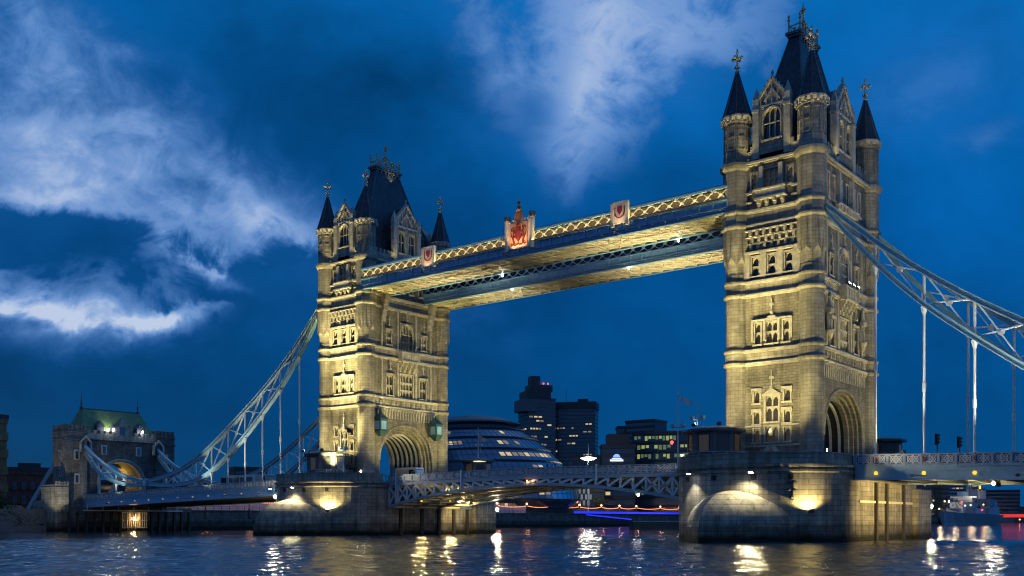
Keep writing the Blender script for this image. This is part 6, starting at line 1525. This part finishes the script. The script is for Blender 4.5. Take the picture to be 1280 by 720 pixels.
def warship():
    T = thing('warship', 'grey and blue camouflaged warship moored bow on under the right span', 'warship', (-88, 440, 0))
    x, y0, Ls = -84.0, 372.0, 150.0
    secs = [(0, 0.3, 7.2), (6, 2.6, 6.6), (16, 5.6, 6.2), (32, 8.6, 5.9), (60, 9.8, 5.9), (105, 9.8, 5.6), (135, 8.4, 5.6), (150, 5.0, 5.6)]
    ax = Vector((-0.085, 0.996, 0)).normalized(); sd = Vector((ax.y, -ax.x, 0)); o = Vector((x, y0, 0))
    P = lambda l, w, z: tuple(o+ax*l+sd*w+Vector((0, 0, z)))
    m = MB(); rings = []
    for l, w, h in secs: rings.append([P(l+(2.5 if l < 20 else 0), -w*0.62, -1.0), P(l, -w, h), P(l, w, h), P(l+(2.5 if l < 20 else 0), w*0.62, -1.0)])
    vs = [p for r in rings for p in r]; n = len(rings)
    m.add(vs, [(4*i+k, 4*i+(k+1) % 4, 4*i+4+(k+1) % 4, 4*i+4+k) for i in range(n-1) for k in range(4)]+[(0, 1, 2, 3), (4*n-1, 4*n-2, 4*n-3, 4*n-4)]); m.build('hull', greyship, T)
    for l, w in ((18, 5.0), (58, 9.4)):
        m = MB(); q = [P(l, -w-1.0, 0.5), P(l+14, -w-1.9, 0.5), P(l+9, -w-1.9, 5.2), P(l+4, -w-1.2, 5.2)]; m.add(q, [(0, 1, 2, 3)]); m.build('camouflage_patch', blueship, T)
    def bx(name, mt, l, w, z, a, b, h): m = MB(); m.obox(P(l, w, z+h/2), ax*a/2, sd*b/2, (0, 0, h/2)); return m.build(name, mt, T)
    bx('superstructure', greyship, 62, 0, 5.8, 34, 14, 3.0); bx('bridge_deck', blueship, 58, -0.5, 8.8, 16, 11, 3.2); bx('bridge_house', greyship, 56, 0, 12.0, 9, 9, 3.0); bx('bridge_wing', greyship, 55, 0, 14.2, 4, 13, 0.9); bx('director', blueship, 58, -1, 15.0, 5, 5, 2.6)
    bx('deck_house', greyship, 98, 2, 5.6, 36, 13, 4.6); bx('hangar', blueship, 86, 4, 10.2, 12, 11, 4.0); bx('after_house', greyship, 112, 3, 10.2, 10, 8, 3.4)
    for l, z in ((26, 6.6), (38, 9.2), (122, 8.8), (136, 6.0)):
        f = 1 if l < 60 else -1
        m = MB(); m.obox(P(l, 0, z+1.0), ax*2.6, sd*2.8, (0, 0, 1.0)); t = m.build('gun_turret', greyship, T)
        for k in (-1.4, 0, 1.4): m = MB(); m.tube(P(l-f*2, k, z+1.2), P(l-f*8.5, k, z+2.1), 0.22, 6); m.build('gun_barrel', steeld, t)
    bx('barbette', greyship, 38, 0, 5.8, 6, 6, 3.4)
    for l in (74, 102):
        m = MB(); p = P(l, 1.0, 0); m.lathe(p[0], p[1], [(2.7, 8.5), (2.5, 18.5), (2.7, 18.6), (2.7, 19.2)], 14, 0, 1, 1.3); f = m.build('funnel', greyship, T)
        m = MB(); m.lathe(p[0], p[1], [(2.75, 19.2), (2.6, 20.6)], 14, 0, 1, 1.3); m.build('funnel_cap', steeld, f)
    for l, hh in ((68, 30), (94, 27)):
        m = MB()
        for dx, dy in ((0, 0), (2.5, 2), (2.5, -2)): m.tube(P(l+dx, dy, 8), P(l, 0, hh), 0.3, 6, 0.16)
        m.tube(P(l, 0, hh-0.5), P(l, 0, hh+5), 0.14, 6); m.obox(P(l, 0, hh-5), ax*1.2, sd*2.2, (0, 0, 0.8)); m.beam(P(l, -5, hh+1), P(l, 5, hh+1), 0.2, 0.2); m.beam(P(l, -3, hh-8), P(l, 3, hh-8), 0.2, 0.2); m.build('tripod_mast', greyship, T)
    rr = random.Random(4)
    m = MB()
    for k in range(26): m.obox(P(rr.uniform(48, 120), rr.uniform(-6, 7), rr.uniform(8, 14)), ax*rr.uniform(.4, 1.4), sd*rr.uniform(.4, 1.3), (0, 0, rr.uniform(.4, 1.5)))
    m.build('deck_gear', steeld, T)
    for k in range(22):
        m = MB(); p = P(rr.uniform(20, 112), rr.choice((-1, 1))*rr.uniform(1, 8), rr.uniform(6.6, 13)); sphere(m, p[0], p[1], p[2], 0.42, 8); m.build('deck_lamp', lampship if k % 4 else redl, T)
    for l, w, z, pw in ((14, -4, 9.5, 900), (46, -6, 9, 1600), (50, 5, 17, 1800), (80, -4, 14, 2600), (84, 6, 22, 1800), (30, 0, 12, 900)):
        lamp_glow(T, P(l, w, z), pw*1.5, (1, 0.75, 0.5), 0.4)
lampship = mat('ship_lamp_glass', (0.8, 0.7, 0.5), 0.3, emit=(1.0, 0.66, 0.3), estr=3.0)

warship()
